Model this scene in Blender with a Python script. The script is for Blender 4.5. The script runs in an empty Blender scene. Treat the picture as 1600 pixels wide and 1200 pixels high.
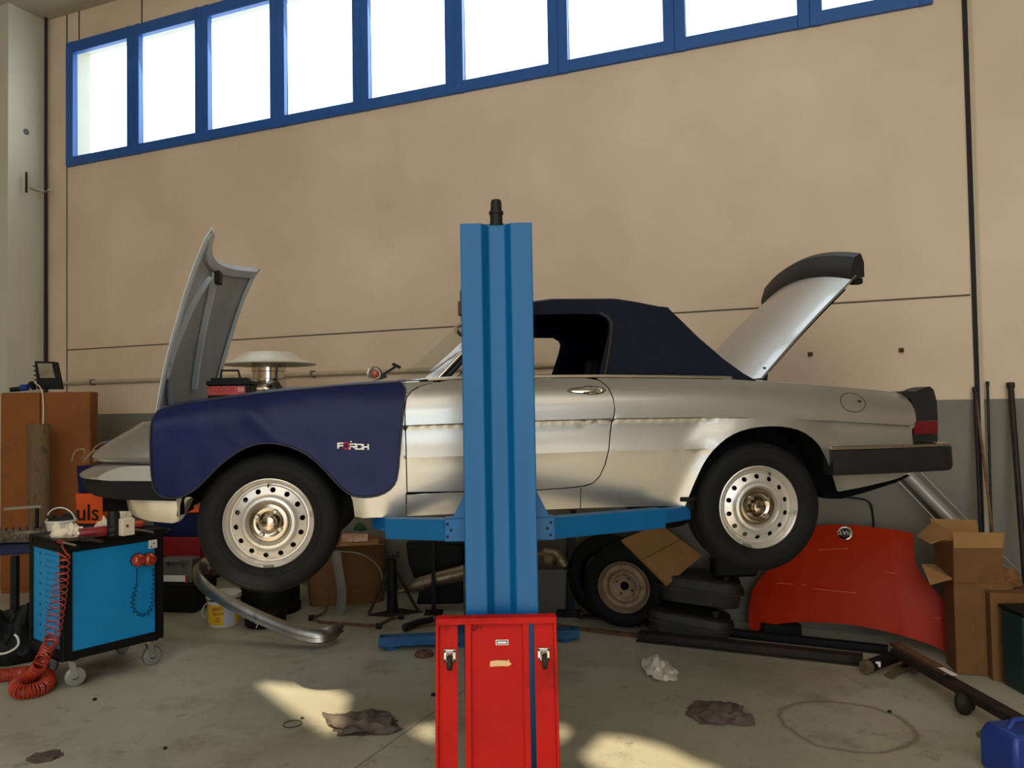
import bpy, bmesh, math, random
from mathutils import Vector, Matrix
from mathutils.geometry import delaunay_2d_cdt
from mathutils import noise as mnoise
random.seed(7)
PI = math.pi
SC = bpy.context.scene
COL = SC.collection

# ------------------------------------------------------------------ camera
FPX = 1200.0
CAMH = 1.6
_u = Vector((-0.0165, 1.0, -0.0308)).normalized()      # world up seen from the lens
_F = Vector((0, 0, -1))
_Y = (_F - _u * _F.dot(_u)).normalized()
_X = _Y.cross(_u).normalized()
RCAM = Matrix((_X, _Y, _u))
cam_d = bpy.data.cameras.new('camera')
cam_d.sensor_width = 36.0
cam_d.lens = 36.0 * FPX / 1600.0
cam_d.clip_start = 0.05
cam = bpy.data.objects.new('camera', cam_d)
COL.objects.link(cam)
cam.matrix_world = Matrix.Translation((0, 0, CAMH)) @ RCAM.to_4x4()
SC.camera = cam

SC.view_settings.view_transform = 'Standard'
SC.view_settings.look = 'None'
SC.view_settings.gamma = 1.0
SC.view_settings.exposure = 0.0
SC.view_settings.use_curve_mapping = False

# ------------------------------------------------------------------ world, sun, daylight
def lin(c):
    return tuple(((v / 255.0) / 12.92 if v / 255.0 <= 0.04045 else ((v / 255.0 + 0.055) / 1.055) ** 2.4) for v in c)
wd = bpy.data.worlds.new('sky')
SC.world = wd
wd.use_nodes = True
wn = wd.node_tree.nodes; wl = wd.node_tree.links
wn['Background'].inputs[0].default_value = (0.72, 0.86, 1.0, 1)
wn['Background'].inputs[1].default_value = 4.0
SUN_EL = math.radians(37)
SUN_TO = Vector((0.0, -math.cos(SUN_EL), math.sin(SUN_EL)))   # towards the sun
sd = bpy.data.lights.new('sun', 'SUN'); sd.energy = 11; sd.angle = math.radians(0.55); sd.color = (1.0, 0.88, 0.68)
so = bpy.data.objects.new('sun', sd); COL.objects.link(so)
so.rotation_euler = SUN_TO.to_track_quat('Z', 'Y').to_euler()

# wall frame: a along the wall to the right, b away from the wall towards the room
TH = math.radians(22.2)
W0 = Vector((0, 6.35, 0))
WA = Vector((math.cos(TH), -math.sin(TH), 0))
WB = Vector((-math.sin(TH), -math.cos(TH), 0))
ROT_W = -TH
def wp(a, b, z):
    return W0 + WA * a + WB * b + Vector((0, 0, z))

def daylight(name, a, b, z, w, h, aim, power, color):
    ld = bpy.data.lights.new(name, 'AREA'); ld.shape = 'RECTANGLE'; ld.size = w; ld.size_y = h
    ld.energy = power; ld.color = color
    lo = bpy.data.objects.new(name, ld); COL.objects.link(lo)
    lo.location = wp(a, b, z)
    lo.rotation_euler = (-aim).to_track_quat('Z', 'Y').to_euler()
    return lo
# daylight entering the high windows and the doorway behind the photographer
daylight('high_window_daylight', 4.6, 10.7, 4.9, 8.0, 1.5, (-WB + Vector((0, 0, -0.45))).normalized(), 62, (1.0, 0.88, 0.70))
daylight('added_roof_fill', 2.8, 7.6, 5.9, 8.0, 2.6, (Vector((0, 0, -1)) + WB * -.02).normalized(), 190, (1.0, 0.93, 0.80))  # unseen fill lamp added overhead to brighten the floor and upper surfaces
daylight('door_daylight', 4.8, 10.7, 2.3, 4.0, 4.2, -WB, 20, (1.0, 0.86, 0.66))
# daylight in the high band of windows
daylight('window_daylight', -0.2, -0.06, 5.05, 8.8, 1.15, (WB * 1.0 + Vector((0, 0, -0.35))).normalized(), 92, (0.80, 0.90, 1.0))

# ------------------------------------------------------------------ pixel rays of the level camera position
def ray(px, py):
    return RCAM @ Vector(((px - 800) / FPX, (600 - py) / FPX, -1))
def P(px, py, Y):
    d = ray(px, py); t = Y / d.y
    return Vector((d.x * t, Y, CAMH + d.z * t))
def PF(px, py, z=0.0):
    d = ray(px, py); t = (z - CAMH) / d.z
    return Vector((d.x * t, d.y * t, z))
def PW(px, py, b=0.0):
    """point on the back wall plane (b in front of it)"""
    d = ray(px, py); o = Vector((0, 0, CAMH)); p0 = W0 + WB * b
    t = (p0 - o).dot(WB) / d.dot(WB)
    return o + d * t
def to_wall(p):
    q = p - W0
    return q.dot(WA), q.dot(WB), p.z

# ------------------------------------------------------------------ materials
def S(*c): return lin(c)
def mat(name, col, rough=0.5, metal=0.0, var=0.12, scale=8.0, bump=0.0, bscale=None, dirt=None, dirt_amt=0.5,
        dirt_scale=3.0, coat=0.0, spec=0.5, emis=None, alpha=1.0, trans=0.0, rvar=0.0, stretch=None, ior=1.45):
    m = bpy.data.materials.new(name); m.use_nodes = True
    n = m.node_tree.nodes; l = m.node_tree.links
    b = n['Principled BSDF']
    tc = n.new('ShaderNodeTexCoord')
    src = tc.outputs['Object']
    if stretch:
        mp = n.new('ShaderNodeMapping'); mp.inputs['Scale'].default_value = stretch
        l.new(src, mp.inputs['Vector']); src = mp.outputs[0]
    nz = n.new('ShaderNodeTexNoise'); nz.inputs['Scale'].default_value = scale; nz.inputs['Detail'].default_value = 5
    l.new(src, nz.inputs['Vector'])
    rp = n.new('ShaderNodeValToRGB')
    rp.color_ramp.elements[0].position = 0.3; rp.color_ramp.elements[1].position = 0.7
    rp.color_ramp.elements[0].color = tuple(max(0, c * (1 - var)) for c in col) + (1,)
    rp.color_ramp.elements[1].color = tuple(min(1, c * (1 + var)) for c in col) + (1,)
    l.new(nz.outputs['Fac'], rp.inputs['Fac'])
    out = rp.outputs['Color']
    if dirt is not None:
        n2 = n.new('ShaderNodeTexNoise'); n2.inputs['Scale'].default_value = dirt_scale; n2.inputs['Detail'].default_value = 8
        n2.inputs['Roughness'].default_value = 0.65
        l.new(src, n2.inputs['Vector'])
        r2 = n.new('ShaderNodeValToRGB')
        r2.color_ramp.elements[0].position = 0.68 - 0.35 * dirt_amt; r2.color_ramp.elements[1].position = 0.85 - 0.25 * dirt_amt
        l.new(n2.outputs['Fac'], r2.inputs['Fac'])
        mx = n.new('ShaderNodeMix'); mx.data_type = 'RGBA'
        l.new(r2.outputs['Color'], mx.inputs['Factor']); l.new(out, mx.inputs['A']); mx.inputs['B'].default_value = tuple(dirt) + (1,)
        out = mx.outputs['Result']
    l.new(out, b.inputs['Base Color'])
    b.inputs['Roughness'].default_value = rough
    if rvar:
        mr = n.new('ShaderNodeMapRange'); mr.inputs['To Min'].default_value = max(0.02, rough - rvar); mr.inputs['To Max'].default_value = min(1, rough + rvar)
        l.new(nz.outputs['Fac'], mr.inputs['Value']); l.new(mr.outputs[0], b.inputs['Roughness'])
    b.inputs['Metallic'].default_value = metal
    b.inputs['Specular IOR Level'].default_value = spec
    b.inputs['Coat Weight'].default_value = coat
    b.inputs['Coat Roughness'].default_value = 0.08
    b.inputs['IOR'].default_value = ior
    if trans: b.inputs['Transmission Weight'].default_value = trans
    if alpha < 1: b.inputs['Alpha'].default_value = alpha
    if emis: b.inputs['Emission Color'].default_value = tuple(emis[:3]) + (1,); b.inputs['Emission Strength'].default_value = emis[3]
    if bump:
        n3 = n.new('ShaderNodeTexNoise'); n3.inputs['Scale'].default_value = bscale or scale * 4; n3.inputs['Detail'].default_value = 4
        l.new(src, n3.inputs['Vector'])
        bp = n.new('ShaderNodeBump'); bp.inputs['Strength'].default_value = bump; bp.inputs['Distance'].default_value = 0.02
        l.new(n3.outputs['Fac'], bp.inputs['Height']); l.new(bp.outputs[0], b.inputs['Normal'])
    return m

M = {}
M['silver'] = mat('silver_paint', S(166, 161, 152), 0.34, 0.75, var=0.02, coat=0.5)
M['silver_plain'] = mat('silver_inner', S(120, 124, 128), 0.42, 0.4, var=0.08)
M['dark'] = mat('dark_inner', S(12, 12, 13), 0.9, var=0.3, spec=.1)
M['rubber'] = mat('tyre_rubber', S(17, 17, 17), 0.7, var=0.25, scale=12, bump=0.06, bscale=60, spec=.2)
M['rim'] = mat('steel_rim', S(198, 190, 178), 0.36, 0.65, var=0.06, dirt=S(120, 108, 92), dirt_amt=0.25, dirt_scale=9)
M['hub_chrome'] = mat('hub_chrome', S(150, 138, 120), 0.14, 1.0, var=.05)
M['reflector'] = mat('sunlit_reflector', S(216, 208, 190), .38, .45, var=.03)  # base lightened to carry the sunlight on the heater's reflector
M['shaded_plastic'] = mat('shaded_plastic', S(15, 15, 14), .6, spec=.15, var=.2)  # same black plastic, with the shade on the front bumper put into its colour
M['chrome'] = mat('chrome', S(205, 200, 192), 0.09, 1.0, var=0.03)
M['chrome_dull'] = mat('dull_chrome', S(160, 152, 138), 0.34, 1.0, var=0.15, dirt=S(80, 70, 58), dirt_amt=0.35, dirt_scale=8)
M['black_plastic'] = mat('black_plastic', S(32, 31, 29), 0.5, spec=.25, var=0.15, bump=0.03)
M['navy_fabric'] = mat('navy_canvas', S(23, 25, 36), 0.9, spec=.15, var=0.12, scale=30, bump=0.08, bscale=400)
M['cover_blue'] = mat('navy_vinyl', S(17, 23, 64), 0.45, spec=.22, var=0.10, scale=3, bump=0.25, bscale=9, dirt=S(30, 33, 50), dirt_amt=0.4, dirt_scale=2)
M['cover_edge'] = mat('navy_edging', S(14, 15, 34), 0.6)
M['white'] = mat('white_print', S(225, 218, 208), 0.6, var=0.04)
M['red_print'] = mat('red_print', S(150, 24, 36), 0.6, var=0.1)
M['lift_blue'] = mat('lift_blue_paint', S(6, 84, 132), 0.38, 0.0, spec=.3, var=0.05, scale=2, dirt=S(30, 88, 130), dirt_amt=0.25, dirt_scale=4, stretch=(6, 6, .6))
M['lift_blue_old'] = mat('old_blue_paint', S(22, 84, 128), 0.5, var=0.2, dirt=S(30, 44, 52), dirt_amt=0.4)
M['black_metal'] = mat('black_metal', S(22, 22, 22), 0.55, 0.0, spec=.25, var=0.25)
M['iron'] = mat('dark_iron', S(42, 38, 33), 0.65, 0.2, spec=.3, var=0.3, dirt=S(70, 45, 28), dirt_amt=0.5, dirt_scale=10)
M['red_paint'] = mat('red_frame_paint', S(176, 24, 14), 0.5, var=0.14, scale=3, dirt=S(96, 18, 14), dirt_amt=0.42, dirt_scale=4, bump=0.02, spec=.1)
M['red_orange'] = mat('orange_red_paint', S(170, 38, 1), 0.45, var=0.06, scale=2, dirt=S(150, 30, 8), dirt_amt=0.4, dirt_scale=2.5, spec=.15)
M['cart_blue'] = mat('cart_blue_panel', S(12, 132, 190), 0.42, var=0.04, dirt=S(14, 96, 140), dirt_amt=0.15, dirt_scale=6)
M['cart_black'] = mat('cart_black', S(18, 18, 18), 0.55, spec=.2, var=0.15)
def glass_material():
    m = bpy.data.materials.new('clear_glass'); m.use_nodes = True; n = m.node_tree.nodes; l = m.node_tree.links
    n.remove(n['Principled BSDF']); t = n.new('ShaderNodeBsdfTransparent'); t.inputs[0].default_value = (.93, .95, .95, 1)
    g = n.new('ShaderNodeBsdfGlossy'); g.inputs['Roughness'].default_value = .02
    x = n.new('ShaderNodeMixShader'); x.inputs[0].default_value = .07
    l.new(t.outputs[0], x.inputs[1]); l.new(g.outputs[0], x.inputs[2])
    l.new(x.outputs[0], n['Material Output'].inputs[0]); return m
M['glass'] = glass_material()
M['cardboard'] = mat('cardboard', S(158, 114, 66), 0.85, var=0.08, scale=5, dirt=S(120, 84, 48), dirt_amt=0.3)
M['cardboard_dark'] = mat('old_cardboard', S(112, 74, 36), 0.85, var=0.12, scale=4, dirt=S(84, 56, 30), dirt_amt=0.4)
M['wood'] = mat('brown_board', S(132, 76, 30), 0.6, spec=.25, var=0.12, scale=3, dirt=S(84, 50, 32), dirt_amt=0.38, dirt_scale=1.6)
M['white_plastic'] = mat('white_plastic', S(214, 208, 196), 0.45, var=0.05)
M['yellow'] = mat('yellow_label', S(226, 176, 30), 0.5, var=0.06)
M['blue_plastic'] = mat('blue_plastic', S(34, 58, 130), 0.4, var=0.08)
M['dark_blue'] = mat('dark_blue_plastic', S(12, 22, 58), 0.5, spec=.25, var=0.12)
M['orange_plastic'] = mat('orange_plastic', S(222, 84, 20), 0.45, var=0.06)
M['red_plastic'] = mat('red_plastic', S(128, 18, 20), 0.4, var=0.1)
M['grey_plastic'] = mat('grey_plastic', S(92, 89, 80), 0.5, var=0.08)
M['cream'] = mat('cream_cloth', S(224, 206, 176), 0.9, var=0.1, scale=14)
M['grey_cloth'] = mat('grey_cloth', S(84, 72, 62), 0.92, var=0.28, scale=16)
M['rust'] = mat('rusty_steel', S(120, 84, 60), 0.7, 0.4, var=0.25, scale=14, dirt=S(74, 40, 24), dirt_amt=0.55, dirt_scale=12)
M['hose'] = mat('orange_hose', S(172, 54, 30), 0.32, var=0.08, coat=0.3)
M['amber'] = mat('amber_lens', S(168, 52, 12), 0.15, var=0.1, coat=0.6)
M['tail_red'] = mat('tail_lamp_red', S(96, 12, 22), 0.2, coat=0.6, var=0.05)
M['exhaust'] = mat('aged_steel', S(150, 132, 108), 0.4, 0.8, var=0.2, dirt=S(70, 54, 40), dirt_amt=0.5, dirt_scale=6)
M['pipe_cream'] = mat('cream_conduit', S(176, 158, 128), 0.5, var=0.06)
M['rust_wheel'] = mat('rusty_wheel', S(150, 124, 100), .6, .35, var=.2, scale=10, dirt=S(84, 50, 32), dirt_amt=.45, dirt_scale=9)
M['steel'] = mat('bare_steel', S(178, 174, 164), 0.3, 0.9, var=0.1)

# ------------------------------------------------------------------ mesh building
class MB:
    def __init__(s): s.v = []; s.f = []
    def add(s, vs, fs):
        k = len(s.v); s.v += [Vector(p) for p in vs]; s.f += [tuple(i + k for i in f) for f in fs]
        return s
    def box(s, c, d, rot=None):
        c = Vector(c); x, y, z = d[0] / 2, d[1] / 2, d[2] / 2
        pts = [Vector((sx * x, sy * y, sz * z)) for sx in (-1, 1) for sy in (-1, 1) for sz in (-1, 1)]
        if rot is not None: pts = [rot @ p for p in pts]
        return s.add([p + c for p in pts], [(0, 1, 3, 2), (4, 6, 7, 5), (0, 4, 5, 1), (2, 3, 7, 6), (0, 2, 6, 4), (1, 5, 7, 3)])
    def bar(s, p0, p1, w, h, up=(0, 0, 1)):
        """rectangular bar from p0 to p1"""
        p0 = Vector(p0); p1 = Vector(p1); z = (p1 - p0); L = z.length; z.normalize()
        up = Vector(up); x = up.cross(z)
        if x.length < 1e-4: x = Vector((1, 0, 0)).cross(z)
        x.normalize(); y = z.cross(x)
        r = Matrix((x, y, z)).transposed()
        return s.box((p0 + p1) / 2, (w, h, L), r)
    def tube(s, pts, r, seg=10, caps=True, closed=False):
        pts = [Vector(p) for p in pts]; n = len(pts)
        rs = r if isinstance(r, (list, tuple)) else [r] * n
        vs = []; fs = []
        prev = None
        for i, p in enumerate(pts):
            if closed: t = pts[(i + 1) % n] - pts[i - 1]
            else: t = pts[min(i + 1, n - 1)] - pts[max(i - 1, 0)]
            if t.length < 1e-9: t = Vector((0, 0, 1))
            t.normalize()
            if prev is None:
                ref = Vector((0, 0, 1)) if abs(t.z) < 0.9 else Vector((1, 0, 0))
                x = ref.cross(t).normalized()
            else:
                x = prev - t * prev.dot(t)
                if x.length < 1e-6: x = Vector((1, 0, 0)).cross(t)
                x.normalize()
            prev = x; y = t.cross(x)
            for k in range(seg):
                a = 2 * PI * k / seg
                vs.append(p + (x * math.cos(a) + y * math.sin(a)) * rs[i])
        m = n if closed else n - 1
        for i in range(m):
            j = (i + 1) % n
            for k in range(seg):
                k2 = (k + 1) % seg
                fs.append((i * seg + k, i * seg + k2, j * seg + k2, j * seg + k))
        if caps and not closed:
            fs.append(tuple(range(seg - 1, -1, -1))); fs.append(tuple((n - 1) * seg + k for k in range(seg)))
        return s.add(vs, fs)
    def cyl(s, p0, p1, r, r1=None, seg=24): return s.tube([p0, p1], [r, r if r1 is None else r1], seg)
    def lathe(s, prof, o=(0, 0, 0), axis=(0, 0, 1), seg=48, closed=False):
        """prof: list of (radius, height along axis)"""
        o = Vector(o); z = Vector(axis).normalized()
        x = (Vector((0, 0, 1)) if abs(z.z) < 0.9 else Vector((1, 0, 0))).cross(z).normalized(); y = z.cross(x)
        vs = []; fs = []; n = len(prof)
        for (r, h) in prof:
            for k in range(seg):
                a = 2 * PI * k / seg
                vs.append(o + z * h + (x * math.cos(a) + y * math.sin(a)) * max(r, 1e-4))
        for i in range(n if closed else n - 1):
            j = (i + 1) % n
            for k in range(seg):
                k2 = (k + 1) % seg
                fs.append((i * seg + k, i * seg + k2, j * seg + k2, j * seg + k))
        return s.add(vs, fs)
    def grid(s, rows, closed=False):
        n = len(rows[0]); vs = [p for r in rows for p in r]; fs = []
        for i in range(len(rows) - 1):
            for j in range(n if closed else n - 1):
                j2 = (j + 1) % n
                fs.append((i * n + j, i * n + j2, (i + 1) * n + j2, (i + 1) * n + j))
        return s.add(vs, fs)
    def prism(s, poly, ext):
        """closed 3-D polygon extruded by the vector ext"""
        n = len(poly); ext = Vector(ext)
        vs = [Vector(p) for p in poly] + [Vector(p) + ext for p in poly]
        fs = [tuple(range(n - 1, -1, -1)), tuple(range(n, 2 * n))]
        for i in range(n):
            j = (i + 1) % n; fs.append((i, j, n + j, n + i))
        return s.add(vs, fs)
    def loft(s, rings, caps=True):
        n = len(rings[0]); s_ = len(rings)
        vs = [p for r in rings for p in r]; fs = []
        for i in range(s_ - 1):
            for j in range(n):
                k = (j + 1) % n; fs.append((i * n + j, i * n + k, (i + 1) * n + k, (i + 1) * n + j))
        if caps: fs.append(tuple(range(n - 1, -1, -1))); fs.append(tuple((s_ - 1) * n + j for j in range(n)))
        return s.add(vs, fs)
    def sphere(s, c, r, seg=20, rings=12):
        sx, sy, sz = r if isinstance(r, (tuple, list)) else (r, r, r)
        c = Vector(c); rows = []
        for i in range(rings + 1):
            a = PI * i / rings
            rows.append([c + Vector((sx * math.sin(a) * math.cos(2 * PI * k / seg), sy * math.sin(a) * math.sin(2 * PI * k / seg), sz * math.cos(a))) for k in range(seg)])
        return s.grid(rows, closed=True)

def obj(name, mb, m, parent=None, bevel=0, smooth=35, solid=0, world=False, extra=None, subsurf=0):
    """link the builder's geometry as one mesh object; world=True: coordinates are world ones"""
    me = bpy.data.meshes.new(name)
    inv = None
    if world and parent is not None: inv = world_matrix(parent).inverted()
    me.from_pydata([tuple(inv @ p) if inv else tuple(p) for p in mb.v], [], mb.f)
    bm = bmesh.new(); bm.from_mesh(me)
    bmesh.ops.remove_doubles(bm, verts=bm.verts, dist=1e-5)
    bmesh.ops.recalc_face_normals(bm, faces=bm.faces)
    bm.to_mesh(me); bm.free()
    ms = m if isinstance(m, (list, tuple)) else [m]
    for q in ms: me.materials.append(q)
    if smooth:
        for p in me.polygons: p.use_smooth = True
        me.set_sharp_from_angle(angle=math.radians(smooth))
    o = bpy.data.objects.new(name, me); COL.objects.link(o)
    if parent is not None: o.parent = parent
    if solid:
        q = o.modifiers.new('thickness', 'SOLIDIFY'); q.thickness = solid; q.offset = 0
        q = o.modifiers.new('split', 'EDGE_SPLIT'); q.split_angle = math.radians(max(smooth, 30)); q.use_edge_sharp = True
    if bevel:
        q = o.modifiers.new('edges', 'BEVEL'); q.width = bevel; q.segments = 2; q.limit_method = 'ANGLE'; q.angle_limit = math.radians(40)
    if subsurf:
        q = o.modifiers.new('sub', 'SUBSURF'); q.levels = subsurf; q.render_levels = subsurf
    return o

def world_matrix(o):
    m = o.matrix_basis.copy()
    while o.parent is not None:
        o = o.parent; m = o.matrix_basis @ m
    return m
def tag(o, label=None, cat=None, group=None, kind=None):
    if label: o['label'] = label
    if cat: o['category'] = cat
    if group: o['group'] = group
    if kind: o['kind'] = kind
    return o
def thing(name, label, cat, loc=(0, 0, 0), rotz=0.0, group=None):
    o = bpy.data.objects.new(name, None); COL.objects.link(o)
    o.empty_display_size = 0.1
    o.location = loc; o.rotation_euler = (0, 0, rotz)
    return tag(o, label, cat, group)
def single(name, mb, m, label, cat, group=None, **k):
    """a thing that is one mesh in world coordinates"""
    return tag(obj(name, mb, m, **k), label, cat, group)
def struct(name, mb, m, parent=None, **k):
    o = obj(name, mb, m, parent, **k)
    if parent is None: o['kind'] = 'structure'
    return o
def copy_tree(o, parent=None, label=None):
    c = o.copy(); COL.objects.link(c); c.parent = parent
    if label: c['label'] = label
    for ch in [x for x in bpy.data.objects if x.parent == o]: copy_tree(ch, c)
    return c

def inside(p, poly):
    x, y = p[0], p[1]; r = False; n = len(poly); j = n - 1
    for i in range(n):
        xi, yi = poly[i][0], poly[i][1]; xj, yj = poly[j][0], poly[j][1]
        if (yi > y) != (yj > y) and x < (xj - xi) * (y - yi) / (yj - yi) + xi: r = not r
        j = i
    return r
def densify(poly, step, closed=True):
    out = []; n = len(poly)
    for i in range(n if closed else n - 1):
        a = Vector(poly[i][:2]); b = Vector(poly[(i + 1) % n][:2]); k = max(1, int(math.ceil((b - a).length / step)))
        for q in range(k): out.append(a.lerp(b, q / k))
    if not closed: out.append(Vector(poly[-1][:2]))
    return out
def smooth_poly(poly, it=1, closed=True):
    """corner rounding by Chaikin cutting"""
    for _ in range(it):
        out = []; n = len(poly)
        for i in range(n if closed else n - 1):
            a = Vector(poly[i]); b = Vector(poly[(i + 1) % n])
            out += [a.lerp(b, .25), a.lerp(b, .75)]
        if not closed: out = [Vector(poly[0])] + out + [Vector(poly[-1])]
        poly = out
    return poly
def sheet(poly, fn, step=0.03, holes=(), lines=(), grid_pts=True):
    """fill a 2-D outline with a fine triangle mesh, cut the holes and map every point with fn(x, y) -> 3-D"""
    pts = []; edges = []
    def ring(pp, closed=True):
        k = len(pts); q = densify(pp, step, closed); pts.extend(q)
        for i in range(len(q) if closed else len(q) - 1): edges.append((k + i, k + (i + 1) % len(q)))
    ring(poly)
    for h in holes: ring(h)
    for ln in lines: ring(ln, False)
    if grid_pts:
        x0 = min(p[0] for p in poly); x1 = max(p[0] for p in poly); y0 = min(p[1] for p in poly); y1 = max(p[1] for p in poly)
        nx = int((x1 - x0) / step); ny = int((y1 - y0) / step)
        outl = [Vector(p) for p in pts]
        cell = {}
        for p in outl: cell.setdefault((int(p.x / step), int(p.y / step)), []).append(p)
        for i in range(1, nx + 1):
            for j in range(1, ny + 1):
                p = Vector((x0 + i * step, y0 + j * step + (0.5 * step if i % 2 else 0)))
                if not inside(p, poly) or any(inside(p, h) for h in holes): continue
                ci, cj = int(p.x / step), int(p.y / step)
                if any((p - q).length < step * 0.45 for a in (-1, 0, 1) for b in (-1, 0, 1) for q in cell.get((ci + a, cj + b), ())): continue
                pts.append(p)
    v2, e2, f2, *_ = delaunay_2d_cdt(pts, edges, [], 0, 1e-6)
    mb = MB(); fs = []
    for f in f2:
        c = sum((v2[i] for i in f), Vector((0, 0))) / len(f)
        if inside(c, poly) and not any(inside(c, h) for h in holes): fs.append(tuple(f))
    return mb.add([fn(p.x, p.y) for p in v2], fs)
def interp(xs, ys, x):
    if x <= xs[0]: return ys[0]
    for i in range(1, len(xs)):
        if x <= xs[i]:
            t = (x - xs[i - 1]) / (xs[i] - xs[i - 1]); return ys[i - 1] * (1 - t) + ys[i] * t
    return ys[-1]
def text_mb(body, size, origin, right, up, depth=0.002, extrude_dir=None, align='CENTER'):
    """letters as mesh geometry"""
    cu = bpy.data.curves.new('lettering', 'FONT'); cu.body = body; cu.size = size; cu.align_x = align; cu.align_y = 'CENTER'
    cu.extrude = depth / 2; cu.resolution_u = 3
    o = bpy.data.objects.new('lettering', cu); COL.objects.link(o)
    dg = bpy.context.evaluated_depsgraph_get(); me = bpy.data.meshes.new_from_object(o.evaluated_get(dg))
    right = Vector(right).normalized(); up = Vector(up).normalized(); nn = right.cross(up); o3 = Vector(origin)
    mb = MB(); mb.add([o3 + right * v.co.x + up * v.co.y + nn * v.co.z for v in me.vertices], [tuple(p.vertices) for p in me.polygons])
    bpy.data.objects.remove(o); bpy.data.meshes.remove(me); bpy.data.curves.remove(cu)
    return mb
def crumple(c, size, seed, rough=0.35, sub=4, flat=0.5):
    """a crumpled cloth lump resting on the plane through c"""
    bm = bmesh.new(); bmesh.ops.create_icosphere(bm, subdivisions=sub, radius=1.0)
    mb = MB(); vs = []
    off = Vector((seed * 3.1, seed * 1.7, seed * 0.9))
    for v in bm.verts:
        p = v.co.copy(); n1 = mnoise.noise(p * 1.3 + off); n2 = mnoise.noise(p * 3.5 + off * 2); n3 = mnoise.noise(p * 9 + off)
        r = 1 + rough * (n1 * 1.1 + abs(n2) * 0.7 + n3 * 0.25)
        p = p * r
        z = max(p.z, -0.25 + 0.05 * n2) + 0.25
        vs.append(Vector(c) + Vector((p.x * size[0], p.y * size[1], z * size[2] * (0.75 + 0.6 * n2))))
    zmin = min(v.z for v in vs)
    vs = [v - Vector((0, 0, zmin - c[2])) for v in vs]
    mb.add(vs, [tuple(v.index for v in f.verts) for f in bm.faces]); bm.free()
    return mb
# ------------------------------------------------------------------ the room
def wall_material():
    m = bpy.data.materials.new('painted_wall'); m.use_nodes = True
    n = m.node_tree.nodes; l = m.node_tree.links; b = n['Principled BSDF']
    tc = n.new('ShaderNodeTexCoord'); sp = n.new('ShaderNodeSeparateXYZ'); l.new(tc.outputs['Object'], sp.inputs[0])
    nz = n.new('ShaderNodeTexNoise'); nz.inputs['Scale'].default_value = 1.1; nz.inputs['Detail'].default_value = 7; l.new(tc.outputs['Object'], nz.inputs['Vector'])
    r = n.new('ShaderNodeValToRGB'); r.color_ramp.elements[0].position = .3; r.color_ramp.elements[1].position = .75
    r.color_ramp.elements[0].color = S(202, 176, 146) + (1,); r.color_ramp.elements[1].color = S(220, 196, 166) + (1,)
    l.new(nz.outputs['Fac'], r.inputs[0])
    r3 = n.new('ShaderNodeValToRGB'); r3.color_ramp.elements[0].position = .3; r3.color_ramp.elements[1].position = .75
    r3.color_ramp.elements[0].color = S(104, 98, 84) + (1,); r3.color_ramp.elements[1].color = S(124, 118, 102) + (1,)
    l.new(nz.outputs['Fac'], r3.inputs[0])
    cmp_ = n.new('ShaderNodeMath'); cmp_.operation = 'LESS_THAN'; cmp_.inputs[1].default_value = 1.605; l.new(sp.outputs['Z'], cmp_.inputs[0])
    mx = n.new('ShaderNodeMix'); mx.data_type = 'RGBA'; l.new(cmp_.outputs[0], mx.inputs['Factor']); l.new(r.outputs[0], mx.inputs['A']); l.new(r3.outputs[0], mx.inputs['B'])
    # small knocks and specks
    vo = n.new('ShaderNodeTexVoronoi'); vo.inputs['Scale'].default_value = 1.6; l.new(tc.outputs['Object'], vo.inputs['Vector'])
    lt = n.new('ShaderNodeMath'); lt.operation = 'LESS_THAN'; lt.inputs[1].default_value = 0.018; l.new(vo.outputs['Distance'], lt.inputs[0])
    m2 = n.new('ShaderNodeMix'); m2.data_type = 'RGBA'; l.new(lt.outputs[0], m2.inputs['Factor']); l.new(mx.outputs['Result'], m2.inputs['A']); m2.inputs['B'].default_value = S(110, 92, 70) + (1,)
    l.new(m2.outputs['Result'], b.inputs['Base Color']); b.inputs['Roughness'].default_value = 0.7
    n3 = n.new('ShaderNodeTexNoise'); n3.inputs['Scale'].default_value = 45; l.new(tc.outputs['Object'], n3.inputs['Vector'])
    bp = n.new('ShaderNodeBump'); bp.inputs['Strength'].default_value = .12; bp.inputs['Distance'].default_value = .01; l.new(n3.outputs['Fac'], bp.inputs['Height']); l.new(bp.outputs[0], b.inputs['Normal'])
    return m
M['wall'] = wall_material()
M['ceiling'] = mat('ceiling_paint', S(170, 160, 138), 0.8, var=0.05)
M['pilaster'] = mat('pilaster_paint', S(196, 188, 166), 0.7, var=0.04, scale=2)
M['seam'] = mat('seam_brown', S(96, 78, 62), 0.9)  # brown line colour of the wall panel seams
M['joint'] = mat('dark_joint', S(40, 36, 36), 0.9)
M['win_frame'] = mat('blue_window_frame', S(34, 84, 150), 0.4, var=0.05)

ZC = 6.0
AL, AR, BF = -9.0, 12.0, 11.0
def wall_rect(name, pts, m, th=0.0):
    return struct(name, MB().add(pts, [tuple(range(len(pts)))]), m, smooth=0)

# windows measured on the wall plane
wl0 = to_wall(PW(106, 262)); wl1 = to_wall(PW(1452, 8))
WZ0 = (wl0[2] + wl1[2]) / 2
WZ1 = to_wall(PW(106, 70))[2]
WA0 = wl0[0]; WA1 = wl1[0] + 0.02
SEAM = to_wall(PW(105, 547)); SEAM2 = to_wall(PW(1515, 461))
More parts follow.
